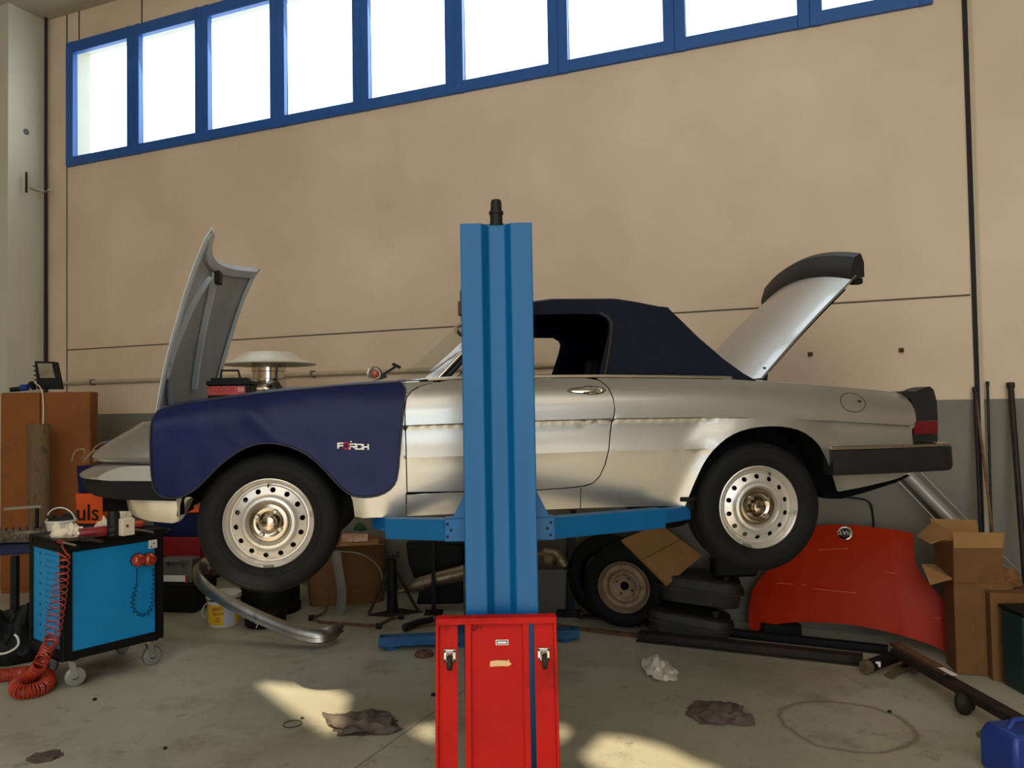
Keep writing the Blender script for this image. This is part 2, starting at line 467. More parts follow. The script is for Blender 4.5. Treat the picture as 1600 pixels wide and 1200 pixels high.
# back wall: sheet with the band of windows cut out, thickness as a reveal
hole = [(WA0, WZ0), (WA1, WZ0), (WA1, WZ1), (WA0, WZ1)]
mb = sheet([(AL, 0), (AR, 0), (AR, ZC), (AL, ZC)], lambda x, y: wp(x, 0, y), step=1.5, holes=[hole], grid_pts=False)
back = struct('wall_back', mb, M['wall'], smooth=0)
rv = MB()
for (p, q) in zip(hole, hole[1:] + hole[:1]):
    rv.add([wp(p[0], 0, p[1]), wp(q[0], 0, q[1]), wp(q[0], -0.28, q[1]), wp(p[0], -0.28, p[1])], [(0, 1, 2, 3)])
struct('trim_1', rv, M['pilaster'], smooth=0)
# side and front walls; the front has two doorways, the ceiling made-up holes for the sun patches
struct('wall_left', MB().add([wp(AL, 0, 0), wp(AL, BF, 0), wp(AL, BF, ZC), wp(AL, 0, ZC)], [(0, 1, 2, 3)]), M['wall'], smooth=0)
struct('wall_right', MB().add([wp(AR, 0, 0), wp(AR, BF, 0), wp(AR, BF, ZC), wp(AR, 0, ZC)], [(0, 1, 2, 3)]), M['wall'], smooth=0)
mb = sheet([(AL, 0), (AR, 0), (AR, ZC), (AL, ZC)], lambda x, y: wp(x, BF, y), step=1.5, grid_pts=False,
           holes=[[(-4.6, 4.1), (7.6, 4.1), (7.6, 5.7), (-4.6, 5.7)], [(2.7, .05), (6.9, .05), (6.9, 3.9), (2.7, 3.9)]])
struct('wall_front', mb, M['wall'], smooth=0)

# unseen ceiling holes, made up and cut to throw the sunlit floor patches
def up_to_roof(px, py):
    p = PF(px, py); q = p + SUN_TO * (ZC / SUN_TO.z); a, b, z = to_wall(q); return (a, b)
patches = [
    [(401, 1066), (450, 1070), (520, 1078), (541, 1088), (545, 1094), (538, 1106), (545, 1128), (518, 1148), (480, 1126), (440, 1098)],
    [(640, 1139), (666, 1134), (684, 1132), (684, 1158), (662, 1152)],
    [(868, 1132), (889, 1139), (880, 1153), (868, 1160)],
    [(912, 1183), (942, 1150), (990, 1155), (1040, 1168), (1088, 1192), (1116, 1200), (1128, 1206), (1110, 1214), (960, 1212), (932, 1200)],
]
sun_cuts = [[up_to_roof(*p) for p in pp] for pp in patches]
mb = sheet([(AL, 0), (AR, 0), (AR, BF), (AL, BF)], lambda x, y: wp(x, y, ZC), step=2.0, holes=sun_cuts, grid_pts=False)
struct('ceiling', mb, M['ceiling'], smooth=0)

def floor_material():
    m = bpy.data.materials.new('workshop_floor'); m.use_nodes = True
    n = m.node_tree.nodes; l = m.node_tree.links; b = n['Principled BSDF']
    tc = n.new('ShaderNodeTexCoord')
    def noise(scale, det=6, ro=.6):
        q = n.new('ShaderNodeTexNoise'); q.inputs['Scale'].default_value = scale; q.inputs['Detail'].default_value = det; q.inputs['Roughness'].default_value = ro
        l.new(tc.outputs['Object'], q.inputs['Vector']); return q
    def ramp(src, p0, p1, c0=(0, 0, 0, 1), c1=(1, 1, 1, 1)):
        q = n.new('ShaderNodeValToRGB'); q.color_ramp.elements[0].position = p0; q.color_ramp.elements[1].position = p1
        q.color_ramp.elements[0].color = c0; q.color_ramp.elements[1].color = c1; l.new(src, q.inputs[0]); return q
    def mix(f, a, bcol, amt=1.0):
        q = n.new('ShaderNodeMix'); q.data_type = 'RGBA'
        mm = n.new('ShaderNodeMath'); mm.operation = 'MULTIPLY'; mm.inputs[1].default_value = amt; l.new(f, mm.inputs[0]); l.new(mm.outputs[0], q.inputs['Factor'])
        l.new(a, q.inputs['A']); q.inputs['B'].default_value = bcol; return q.outputs['Result']
    a = noise(.55, 5); base = ramp(a.outputs['Fac'], .35, .65, S(150, 142, 118) + (1,), S(176, 170, 148) + (1,)).outputs[0]
    base = mix(ramp(noise(1.7, 8, .7).outputs['Fac'], .52, .72).outputs[0], base, S(104, 92, 66) + (1,), .7)
    base = mix(ramp(noise(5.5, 8, .75).outputs['Fac'], .57, .72).outputs[0], base, S(84, 74, 56) + (1,), .75)
    base = mix(ramp(noise(26, 4, .6).outputs['Fac'], .70, .76).outputs[0], base, S(44, 38, 32) + (1,), .7)
    base = mix(ramp(noise(3.1, 10, .8).outputs['Fac'], .64, .72).outputs[0], base, S(178, 168, 144) + (1,), .4)
    # expansion joint
    p0 = PF(555, 1200); p1 = PF(690, 1104)
    d = (p1 - p0).normalized(); nrm = Vector((-d.y, d.x, 0))
    dp = n.new('ShaderNodeVectorMath'); dp.operation = 'DOT_PRODUCT'; dp.inputs[1].default_value = nrm; l.new(tc.outputs['Object'], dp.inputs[0])
    sb = n.new('ShaderNodeMath'); sb.operation = 'SUBTRACT'; sb.inputs[1].default_value = nrm.dot(p0); l.new(dp.outputs['Value'], sb.inputs[0])
    ab = n.new('ShaderNodeMath'); ab.operation = 'ABSOLUTE'; l.new(sb.outputs[0], ab.inputs[0])
    lt = n.new('ShaderNodeMath'); lt.operation = 'LESS_THAN'; lt.inputs[1].default_value = .0035; l.new(ab.outputs[0], lt.inputs[0])
    base = mix(lt.outputs[0], base, S(60, 52, 42) + (1,), .8)
    # old round oil ring
    rc = PF(1332, 1124)
    vs_ = n.new('ShaderNodeVectorMath'); vs_.operation = 'DISTANCE'; vs_.inputs[1].default_value = rc
    wz = noise(3.0, 4); wm_ = n.new('ShaderNodeVectorMath'); wm_.operation = 'MULTIPLY_ADD'; wm_.inputs[1].default_value = (.12, .12, 0); l.new(wz.outputs['Color'], wm_.inputs[0]); l.new(tc.outputs['Object'], wm_.inputs[2]); l.new(wm_.outputs[0], vs_.inputs[0])
    s1 = n.new('ShaderNodeMath'); s1.operation = 'SUBTRACT'; s1.inputs[1].default_value = .31; l.new(vs_.outputs['Value'], s1.inputs[0])
    a1 = n.new('ShaderNodeMath'); a1.operation = 'ABSOLUTE'; l.new(s1.outputs[0], a1.inputs[0])
    base = mix(ramp(a1.outputs[0], .0, .022, (1, 1, 1, 1), (0, 0, 0, 1)).outputs[0], base, S(70, 60, 44) + (1,), .6)
    l.new(base, b.inputs['Base Color'])
    rr = n.new('ShaderNodeMapRange'); rr.inputs['To Min'].default_value = .34; rr.inputs['To Max'].default_value = .62
    l.new(noise(2.5, 6).outputs['Fac'], rr.inputs['Value']); l.new(rr.outputs[0], b.inputs['Roughness'])
    bp = n.new('ShaderNodeBump'); bp.inputs['Strength'].default_value = .08; bp.inputs['Distance'].default_value = .01
    l.new(noise(30, 5).outputs['Fac'], bp.inputs['Height']); l.new(bp.outputs[0], b.inputs['Normal'])
    return m
M['floor'] = floor_material()
struct('floor', MB().add([wp(AL, 0, 0), wp(AR, 0, 0), wp(AR, BF + 1, 0), wp(AL, BF + 1, 0)], [(0, 1, 2, 3)]), M['floor'], smooth=0)

# window units: frame + pane each
muls = [106, 211, 318, 436, 566, 712, 874, 1056, 1268, 1452]
edges_a = []
for px in muls: edges_a.append(to_wall(PW(px, 130))[0])
# regular spacing along the wall (the photograph's bays are equal)
a_first, a_last = WA0, WA1
NW = 9
bays = [a_first + (a_last - a_first) * i / NW for i in range(NW + 1)]
fw = 0.078
for i in range(NW):
    a0 = edges_a[i] if i else WA0; a1 = edges_a[i + 1] if i < NW - 1 else WA1
    fr = MB()
    def fbox(x0, x1, z0, z1, b0=-0.03, b1=0.03):
        fr.add([wp(x, b, z) for x in (x0, x1) for b in (b0, b1) for z in (z0, z1)],
               [(0, 1, 3, 2), (4, 6, 7, 5), (0, 4, 5, 1), (2, 3, 7, 6), (0, 2, 6, 4), (1, 5, 7, 3)])
    fl = fw * (1.35 if i == 0 else 1)
    fbox(a0, a0 + fl, WZ0, WZ1); fbox(a1 - fw, a1, WZ0, WZ1)
    fbox(a0 + fl, a1 - fw, WZ0, WZ0 + .10); fbox(a0 + fl, a1 - fw, WZ1 - .12, WZ1)
    w = struct('window_%d' % (i + 1), fr, M['win_frame'], bevel=.006, smooth=0)
    pn = MB().add([wp(a0 + fl, -0.005, WZ0 + .1), wp(a1 - fw, -0.005, WZ0 + .1), wp(a1 - fw, -0.005, WZ1 - .12), wp(a0 + fl, -0.005, WZ1 - .12)], [(0, 1, 2, 3)])
    obj('pane', pn, M['glass'], w, smooth=0, world=True)

# wall seams: thin dark battens proud of the wall by a hair
def seam(name, p, q, w, m, proud=.004, b=0.0):
    a0, _, z0 = to_wall(p); a1, _, z1 = to_wall(q)
    A = wp(a0, b + proud / 2, z0); B = wp(a1, b + proud / 2, z1)
    d = (B - A).normalized(); u = d.cross(WB).normalized()
    mb = MB().prism([A - u * w / 2, B - u * w / 2, B + u * w / 2, A + u * w / 2], WB * proud)
    return struct(name, mb, m, smooth=0)
seam('trim_2', PW(106, 547), PW(1516, 461), .011, M['seam'])
seam('trim_3', PW(105, 262), PW(105, 640), .012, M['seam'])
seam('trim_4', PW(105, 20), PW(105, 70), .012, M['joint'])
seam('trim_5', PW(124, 10), PW(124, 62), .012, M['joint'])
seam('trim_6', PW(222, -20), PW(222, 36), .012, M['joint'])
# black expansion joint at the right with a light edge strip
seam('trim_7', PW(1500.5, -190), PW(1541, 1010), .034, M['joint'], proud=.01)
seam('trim_8', PW(1506.5, -190), PW(1546, 1010), .022, M['pipe_cream'], proud=.02)
seam('trim_9', PW(72, 20), PW(74.5, 850), .03, M['joint'], proud=.01)
# pilaster at the left corner
ca = to_wall(PW(72, 300))[0]
struct('trim_10', MB().add([wp(a, b, z) for a in (ca - .7, ca) for b in (0.0, .43) for z in (0, ZC)],
       [(0, 1, 3, 2), (4, 6, 7, 5), (0, 4, 5, 1), (2, 3, 7, 6), (0, 2, 6, 4), (1, 5, 7, 3)]), M['pilaster'], smooth=0)
struct('trim_11', MB().add([wp(a, b, z) for a in (AL, ca - .705) for b in (0.0, .3) for z in (0, ZC)],
       [(0, 1, 3, 2), (4, 6, 7, 5), (0, 4, 5, 1), (2, 3, 7, 6), (0, 2, 6, 4), (1, 5, 7, 3)]), M['wall'], smooth=0)

# horizontal conduit along the wall, with clips
zc_ = PW(870, 571).z
cd = thing('wall_conduit', 'thin cream conduit running level along the back wall behind the car', 'conduit', PW(200, 595))
pa = to_wall(PW(76, 600)); pb = to_wall(PW(1100, 562))
zc_ = (pa[2] + pb[2]) / 2
obj('pipe', MB().tube([wp(pa[0], .035, pa[2]), wp(pb[0], .035, pb[2])], .02, 10), M['pipe_cream'], cd, world=True)
for i in range(5):
    a = pa[0] + (pb[0] - pa[0]) * (i + .5) / 5; z = pa[2] + (pb[2] - pa[2]) * (i + .5) / 5
    obj('clip', MB().add(*[[wp(a + x, y, z + w) for x in (-.012, .012) for y in (.0, .058) for w in (-.03, .03)],
        [(0, 1, 3, 2), (4, 6, 7, 5), (0, 4, 5, 1), (2, 3, 7, 6), (0, 2, 6, 4), (1, 5, 7, 3)]]), M['grey_plastic'], cd, world=True)
# small wall eyes
for (px, py) in ((1266, 553), (1408, 547)):
    h = thing('wall_anchor', 'small rusty anchor bolt in the wall above the %s' % ('rear wheel' if px < 1300 else 'black tail of the car'), 'bolt', PW(px, py), ROT_W)
    obj('plate', MB().box((0, -.004, 0), (.035, .008, .03)), M['rust'], h, bevel=.002)
    obj('bolt', MB().cyl((0, 0, .004), (.006, -.035, -.012), .008, seg=8), M['iron'], h)
# round blanking cap and valve on the pilaster face
cpos = PW(72, 300)
def pil(px, py):
    """point on the pilaster side face (plane a = ca)"""
    d = ray(px, py); o = Vector((0, 0, CAMH)); p0 = W0 + WA * ca
    t = (p0 - o).dot(WA) / d.dot(WA); return o + d * t
cpp = pil(41, 206)
single('blanking_cap', MB().lathe([(0, .008), (.03, .008), (.034, 0)], cpp, WA, 20), M['grey_plastic'], 'small round grey cap high on the pale pilaster', 'cap')
v = thing('pipe_valve', 'small tee valve on the corner pipe at the left pilaster', 'valve', PW(72, 303))
obj('vertical_pipe', MB().tube([wp(ca + .06, .05, PW(72, 640, .05).z), wp(ca + .06, .05, PW(72, 24).z)], .016, 8), M['joint'], v, world=True)
q = wp(ca + .06, .05, PW(72, 303).z)
obj('cross_pipe', MB().tube([q - WA * .13 + WB * .25 + Vector((0, 0, .04)), q, q + WA * .12 + WB * .05], .014, 8), M['steel'], v, world=True)
obj('lever', MB().tube([q - WA * .0 + WB * .22 + Vector((0, 0, .16)), q + WB * .22 + Vector((0, 0, -.06))], .012, 8), M['iron'], v, world=True)
# ------------------------------------------------------------------ the car
HALF_W = .745
pf = P(420, 817, 3.37); pr = P(1185, 792, 3.64)
YAW = math.atan2(pr.y - pf.y, pr.x - pf.x)
RZ = Matrix.Rotation(YAW, 3, 'Z')
CORG = pf - RZ @ Vector((0, -HALF_W, 0)); ZH = (pf.z + pr.z) / 2; CORG.z = 0
CORG_M = Matrix.Translation(CORG) @ RZ.to_4x4(); CINV = CORG_M.inverted()
car = thing('convertible_car', 'silver convertible with navy soft top, bonnet and boot open, raised on the blue lift', 'car', CORG, YAW)
WB_LEN = (pr - pf).length
def L(px, py, y):
    """(s, z) where the pixel ray meets the car's vertical plane at lateral y (near side negative)"""
    o = CINV @ Vector((0, 0, CAMH)); d = CINV.to_3x3() @ ray(px, py); t = (y - o.y) / d.y
    p = o + d * t; return (p.x, p.z)
def Lp(px, py, y):
    s, z = L(px, py, y); return Vector((s, y, z))
def curve_px(pts, y):
    q = [L(a, b, y) for a, b in pts]; return [p[0] for p in q], [p[1] for p in q]
CRX, CRZ = curve_px([(132, 668), (400, 668), (632, 664), (800, 657.5), (955, 653), (1100, 651), (1180, 652), (1300, 657), (1425, 664)], -.80)
LWX, LWZ = curve_px([(132, 720), (632, 715), (850, 708), (960, 704), (1110, 701), (1300, 699), (1425, 697)], -.80)
BTX, BTZ = curve_px([(160, 700), (200, 668), (236, 643), (300, 630), (400, 617), (520, 606), (632, 597.5), (700, 594), (800, 591), (945, 590), (1040, 591), (1130, 592.5), (1200, 597.5), (1300, 604.5), (1380, 611), (1420, 616)], -.74)
def belt(s): return interp(BTX, BTZ, s)
def crease(s): return interp(CRX, CRZ, s)
def lowl(s): return interp(LWX, LWZ, s)
# rear and front arch outlines (s, z)
AR_PX = [(1072, 792), (1079, 770), (1088, 745), (1099, 720), (1115, 698), (1136, 681), (1160, 671), (1190, 666.5), (1222, 667), (1248, 674), (1268, 688), (1283, 708), (1294, 730), (1302, 750), (1309, 768)]
ARCH_R = [tuple(p) for p in smooth_poly([L(a, b, -.79) for a, b in AR_PX], 1, False)]
RC = (WB_LEN, ZH + .02); RR = .375
FC = (0.0, ZH + .02)
ARCH_F = [(FC[0] - .37 * math.cos(t), FC[1] + .355 * math.sin(t)) for t in [PI * (i / 16) for i in range(17)]]
def arch_d(s, z):
    best = 9
    for pts in (ARCH_R, ARCH_F):
        for i in range(len(pts) - 1):
            ax, ay = pts[i]; bx, by = pts[i + 1]; dx, dy = bx - ax, by - ay
            t = max(0, min(1, ((s - ax) * dx + (z - ay) * dy) / (dx * dx + dy * dy + 1e-9)))
            q = math.hypot(s - ax - t * dx, z - ay - t * dy)
            if q < best: best = q
    return best
def taper(s):
    t = 0
    if s > 2.35: t += .085 * ((s - 2.35) / .95) ** 1.8
    if s < .1: t += .10 * ((.1 - s) / .9) ** 1.8
    return t
def smst(x): x = max(0, min(1, x)); return x * x * (3 - 2 * x)
def HW(s, z):
    """half width of the body side at station s, height z"""
    zb, zc, zl = belt(s), crease(s), lowl(s)
    if z >= zc:
        u = (z - zc) / max(.03, zb - zc); u = min(max(u, 0), 1.3)
        w = .812 - .010 * u - .062 * u ** 2.6
    elif z >= zl:
        v = (zc - z) / max(.02, zc - zl)
        ad = arch_d(s, z)
        k = smst((ad - .02) / .12)
        step = smst(min(1, v / .06))
        w = .812 - k * (.032 * step - .030 * v ** 1.8)
    else:
        q = (zl - z) / .36
        w = .810 - .004 * smst(q * 20) - .055 * q ** 1.25
    ad = arch_d(s, z)
    w += .012 * math.exp(-(ad / .03) ** 2)
    return w - taper(s)
def side(sign, off=0.0):
    return lambda s, z: Vector((s, sign * (HW(s, z) + off), z))
def pxpoly(pts, y=-.80): return [L(a, b, y) for a, b in pts]
def strip_lines(x0, x1, xs_fn, n=60, eps=0.0):
    return [(x0 + (x1 - x0) * i / n, xs_fn(x0 + (x1 - x0) * i / n) + eps) for i in range(n + 1)]
def belt_pts(s0, s1, n=24, dz=0.0): return [(s0 + (s1 - s0) * i / n, belt(s0 + (s1 - s0) * i / n) + dz) for i in range(n + 1)]

G = .0025
door_edge_front = [(676, 598.5), (655, 604), (643, 611), (636, 620), (633, 634), (633, 664), (634.5, 700), (636, 770)]
door_bottom = [(700, 769), (800, 768), (880, 763.5), (912, 760)]
door_edge_rear = [(927, 755), (937, 745), (945, 727), (951, 700), (957, 660), (959.5, 640), (958, 622), (952, 606), (944, 597), (938, 593)]
df = pxpoly(door_edge_front); db = pxpoly(door_bottom); dr = pxpoly(door_edge_rear)
sill_bot = pxpoly([(567, 812), (600, 811), (640, 808.5), (750, 803), (908, 796), (1000, 793.5), (1072, 792)])
seam_f = L(634.5, 773, -.8); seam_r = L(909, 764, -.8)
def shrink(poly, g):
    """inset an outline by g"""
    n = len(poly); out = []
    area = sum(poly[i][0] * poly[(i + 1) % n][1] - poly[(i + 1) % n][0] * poly[i][1] for i in range(n))
    sg = 1 if area > 0 else -1
    for i in range(n):
        a, b, c = Vector(poly[i - 1]), Vector(poly[i]), Vector(poly[(i + 1) % n])
        n1 = Vector((-(b - a).y, (b - a).x)); n2 = Vector((-(c - b).y, (c - b).x))
        if n1.length < 1e-9 or n2.length < 1e-9: out.append(b); continue
        n1.normalize(); n2.normalize(); m = (n1 + n2)
        if m.length < .3: m = n1
        m.normalize(); out.append(b + m * (g * sg / max(.4, m.dot(n1))))
    return out
door_poly = df + db + dr + [(s, belt(s)) for s in [dr[-1][0] - (dr[-1][0] - df[0][0]) * i / 12 for i in range(1, 12)]]
s_bs = df[0][0]; s_be = dr[-1][0]
front_poly = ([(s, belt(s)) for s in [-.46 + (s_bs + .01 + .46) * i / 30 for i in range(31)]] + df + [seam_f, (seam_f[0], L(634.5, 808.7, -.8)[1])]
              + [sill_bot[0]] + [p for p in ARCH_F[::-1] if p[1] > sill_bot[0][1] + .0] + [(-.385, 1.24), (-.46, 1.30)])
sill_poly = [seam_f] + db + [L(922, 758, -.8), seam_r, L(909, 796, -.8)] + [L(800, 800.5, -.8), L(700, 805.5, -.8), (seam_f[0], L(634.5, 808.7, -.8)[1])]
S_END = L(1420, 616, -.73)[0]
quarter_poly = ([(s, belt(s)) for s in [s_be - .01 + (S_END - s_be + .01) * i / 30 for i in range(31)]]
                + [L(1423, 640, -.72), L(1423.5, 664, -.72), L(1419, 692, -.72), L(1424, 735, -.72), L(1400, 748, -.74), L(1355, 760, -.76), L(1312, 769, -.78)]
                + ARCH_R[::-1] + [L(1000, 793.5, -.8), L(909, 796, -.8), L(909, 762, -.8)] + dr)
def cut_lines(poly):
    xs = [p[0] for p in poly]; x0, x1 = min(xs), max(xs)
    out = []
    for fn, e in ((crease, 0), (crease, -.006), (lowl, 0), (lowl, -.006)):
        seg = [p for p in strip_lines(x0, x1, fn, 80, e)]
        run = []
        for p in seg:
            if inside(p, poly): run.append(p)
            else:
                if len(run) > 1: out.append(run)
                run = []
        if len(run) > 1: out.append(run)
    return out
for sgn in (-1, 1):
    for nm, poly in (('front_fender', front_poly), ('sill_panel', sill_poly), ('rear_quarter_panel', quarter_poly)):
        pp = shrink(poly, G)
        mb = sheet(pp, side(sgn), step=.026, lines=cut_lines(pp))
        obj(nm, mb, M['silver'], car, smooth=28, solid=.004)
doors = []
for sgn in (-1, 1):
    pp = shrink(door_poly, G)
    d = obj('door', sheet(pp, side(sgn), step=.026, lines=cut_lines(pp)), M['silver'], car, smooth=28, solid=.004)
    doors.append(d)
    # recessed handle: oval surround + lever + lock
    hs0, hz0 = L(888, 611, -.8); hs1, hz1 = L(947, 609, -.8)
    cx, cz = (hs0 + hs1) / 2, (hz0 + hz1) / 2; hw = (hs1 - hs0) / 2
    pts = [(cx + hw * math.cos(2 * PI * k / 36), cz + .017 * math.sin(2 * PI * k / 36) * (1.15 if math.cos(2 * PI * k / 36) > 0 else .8)) for k in range(36)]
    obj('handle_surround', MB().tube([side(sgn, .002)(*p) for p in pts], .0022, 6, closed=True), M['black_metal'], d)
    obj('handle', sheet([(cx + (p[0] - cx) * .93, cz + (p[1] - cz) * .85) for p in pts], lambda s, z: side(sgn, .004 + .012 * max(0, 1 - ((s - cx) / hw) ** 2 - ((z - cz) / .02) ** 2))(s, z), step=.008), M['chrome'], d)
    lk = side(sgn, .012)(cx + hw * .70, cz)
    obj('lock', MB().lathe([(.012, 0), (.012, .006), (.008, .008), (0, .006)], lk, (0, sgn, 0), 20), M['chrome_dull'], d)
# chrome waist strip along the door top
for sgn in (-1, 1):
    pts = [Vector((s, sgn * (HW(s, belt(s)) - .006), belt(s) + .008)) for s in [s_bs - .02 + (L(1150, 592, -.74)[0] - s_bs) * i / 40 for i in range(41)]]
    obj('waist_strip', MB().tube(pts, .008, 8), M['chrome_dull'], car)
# fuel flap: round seam on the near rear wing
fc = L(1333, 629, -.78)
pts = [(fc[0] + .066 * math.cos(2 * PI * k / 40), fc[1] + .046 * math.sin(2 * PI * k / 40)) for k in range(40)]
ff = obj('fuel_flap', MB().tube([side(-1, .0005)(*p) for p in pts], .0024, 6, closed=True), M['black_metal'], car)
fk = L(1344, 627, -.78)
obj('flap_catch', MB().sphere(side(-1, .003)(*fk), (.012, .005, .005)), M['black_metal'], ff)

# --- dark inner body shell (floor pan, inner wheel houses, bulkheads)
zsill = sill_bot[3][1]
sh = MB()
def ring_at(s, top, wfac=.93, zbot=None):
    w = (HW(s, crease(s))) - .05; zb = (zsill + .05) if zbot is None else zbot
    return [Vector((s, -w, zb)), Vector((s, w, zb)), Vector((s, w, top)), Vector((s, -w, top))]
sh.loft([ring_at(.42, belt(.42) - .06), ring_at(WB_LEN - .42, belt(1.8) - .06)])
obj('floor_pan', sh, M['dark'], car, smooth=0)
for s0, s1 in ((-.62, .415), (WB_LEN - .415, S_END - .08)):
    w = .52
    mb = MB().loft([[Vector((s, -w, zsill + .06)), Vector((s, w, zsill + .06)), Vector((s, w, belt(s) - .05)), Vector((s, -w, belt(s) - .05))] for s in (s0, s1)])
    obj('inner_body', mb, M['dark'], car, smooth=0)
# wheel house liners (arched sheets behind the wheels)
for c in (FC, RC):
    for sgn in (-1, 1):
        rows = []
        for i in range(19):
            t = PI * i / 18
            s = c[0] - .385 * math.cos(t); z = c[1] + .02 + .37 * math.sin(t)
            rows.append([Vector((s, sgn * y, z)) for y in (.50, HW(s, max(z, zsill)) - .012)])
        obj('wheel_housing', MB().grid(rows), M['dark'], car, smooth=60, solid=.004)
# rear underside: dark valance / spare-wheel well behind the rear wheel
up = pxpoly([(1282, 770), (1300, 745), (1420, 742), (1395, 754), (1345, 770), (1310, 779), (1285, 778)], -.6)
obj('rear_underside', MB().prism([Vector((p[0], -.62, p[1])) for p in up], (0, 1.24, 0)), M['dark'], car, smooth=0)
# --- rear deck and cowl top
def deck(s0, s1, y1, n=20, crown=.02, y0=0.0, zoff=0.0):
    rows = []
    for i in range(n + 1):
        s = s0 + (s1 - s0) * i / n; w = HW(s, belt(s)) + .0; r = []
        for k in range(25):
            y = -w + 2 * w * k / 24
            f = abs(y) / w
            r.append(Vector((s, y, belt(s) + crown * (1 - f ** 4) + zoff)))
        rows.append(r)
    return rows
s_rt = L(1150, 592, -.6)[0]
rd = MB().grid(deck(s_rt - .12, s_rt + .06, 0))
obj('rear_deck', rd, M['silver'], car, smooth=40, solid=.004)
# boot aperture sides: strips of deck beside the opening
for sgn in (-1, 1):
    rows = []
    for i in range(21):
        s = s_rt + .055 + (S_END - s_rt - .055) * i / 20; w = HW(s, belt(s))
        rows.append([Vector((s, sgn * (w - .13 * k / 6), belt(s) + .012 * smst(k / 4))) for k in range(7)])
    obj('rear_wing_top', MB().grid(rows), M['silver'], car, smooth=50, solid=.004)
obj('boot_floor', MB().box(((s_rt + S_END) / 2, 0, zsill + .25), (S_END - s_rt - .1, 1.1, .02)), M['dark'], car)
# cowl between bonnet and windscreen
s_cw = L(612, 592, 0)[0]
cw = []
for i in range(13):
    t = i / 12; r = []
    for k in range(25):
        f = -1 + 2 * k / 24
        sb = .34 + .1 * f * f; se = .66
        s = sb + (se - sb) * t; w = HW(s, belt(s))
        r.append(Vector((s, f * w, belt(s) + .014 * (1 - f ** 4))))
    cw.append(r)
obj('cowl', MB().grid(cw), M['silver'], car, smooth=50, solid=.004)
# front wing tops
for sgn in (-1, 1):
    rows = []
    for i in range(31):
        s = -.47 + .87 * i / 30; w = HW(s, belt(s))
        rows.append([Vector((s, sgn * (w - .16 * k / 6), belt(s) + .012 * smst(k / 4))) for k in range(7)])
    obj('front_wing_top', MB().grid(rows), M['silver'], car, smooth=50, solid=.004)
# engine in the open bay
eb = obj('engine_bay_tray', MB().box((-.12, 0, 1.40), (.95, 1.08, .03)), M['dark'], car)
en = obj('engine_block', MB().box((-.02, .08, 1.50), (.52, .30, .18)), M['iron'], car, bevel=.02)
obj('cam_cover', MB().box((-.02, .02, 1.605), (.50, .10, .05)).box((-.02, .16, 1.605), (.50, .10, .05)), M['steel'], en, bevel=.015)

# --- nose
def silh(px, py): return L(px, py, -.56)
NR = [silh(*p) for p in [(246, 660), (229, 671), (212, 680), (195, 690), (180, 700), (168, 710), (164.5, 715), (167, 720), (180, 723.5), (200, 725.5)]]
def nose_rows(prof, bow=.42, half=.745, n=41, ex=5.0):
    """prof (s,z) at y=-.38; plan curve bows back towards the wings"""
    rows = []
    for (s, z) in prof:
        r = []
        for k in range(n):
            f = -1 + 2 * k / (n - 1); y = half * f
            d = bow * (abs(f) ** ex) - bow * (.56 / half) ** ex - .05 * (1 - f * f)
            r.append(Vector((s + d, y, z)))
        rows.append(r)
    return rows
obj('nose_panel', MB().grid(nose_rows(NR)), M['silver'], car, smooth=40, solid=.005)
SH = [silh(*p) for p in [(232, 727), (200, 724), (172, 725), (150, 731), (136, 738), (132, 741.5), (134, 745), (150, 747), (232, 748)]]
def closed_nose(prof, name, m, **k):
    rows = nose_rows(prof, **k); rings = [[r[j] for r in rows] for j in range(len(rows[0]))]
    return obj(name, MB().loft(rings), m, car, smooth=40)
closed_nose([silh(*p) for p in [(260, 726), (200, 724), (172, 725), (150, 731), (136, 738), (132, 741.5), (134, 745), (150, 746.5), (260, 747)]], 'bumper_top', M['silver'], bow=.17, half=.75)
BP = [silh(*p) for p in [(200, 747), (150, 746), (136, 745.5), (137, 752), (143, 764), (152, 774), (175, 777), (232, 779)]]
closed_nose([silh(*p) for p in [(260, 747), (150, 746.5), (137, 745.5), (137, 752), (142, 763), (152, 772), (175, 775), (260, 777)]], 'front_bumper', M['shaded_plastic'], bow=.17, half=.748)
# front chin spoiler with slanted ends, wrapped round the nose in plan
cb = [L(a, b, -.64) for a, b in [(183, 792), (190, 801), (205, 808), (235, 815), (268, 818), (281, 814), (288, 806), (296, 790), (301, 779)]]
CS0 = cb[0][0]; cz1 = L(183, 779, -.64)[1]; CSE = cb[-1][0]
plan = [Vector((CSE - (CSE - CS0 - .14) * i / 12, -.66)) for i in range(13)]
pc = plan[-1]
for i in range(1, 9):
    a = PI / 2 * i / 8; plan.append(Vector((pc.x - .14 * math.sin(a), pc.y + .16 * (1 - math.cos(a)))))
ye = plan[-1].y
for i in range(1, 9):
    y = ye * (1 - i / 8); plan.append(Vector((CS0 - .07 * (1 - (y / ye) ** 2), y)))
plan = plan + [Vector((p.x, -p.y)) for p in plan[-2::-1]]
rows = []
for k in range(9):
    r = []
    for p in plan:
        zb0 = interp([q[0] for q in cb], [q[1] for q in cb], max(p.x, cb[1][0])); zb0 = min(zb0, cz1 - .002)
        z = cz1 + (zb0 - cz1) * k / 8; ins = .05 * (k / 8) ** 1.6
        r.append(Vector((p.x + (ins if abs(p.y) < .55 else 0), p.y * (1 - ins), z)))
    rows.append(r)
obj('chin_spoiler', MB().grid(rows), M['silver'], car, smooth=50, solid=.004)
obj('front_underside', MB().box((-.62, 0, 1.24), (.36, .9, .18)), M['dark'], car)
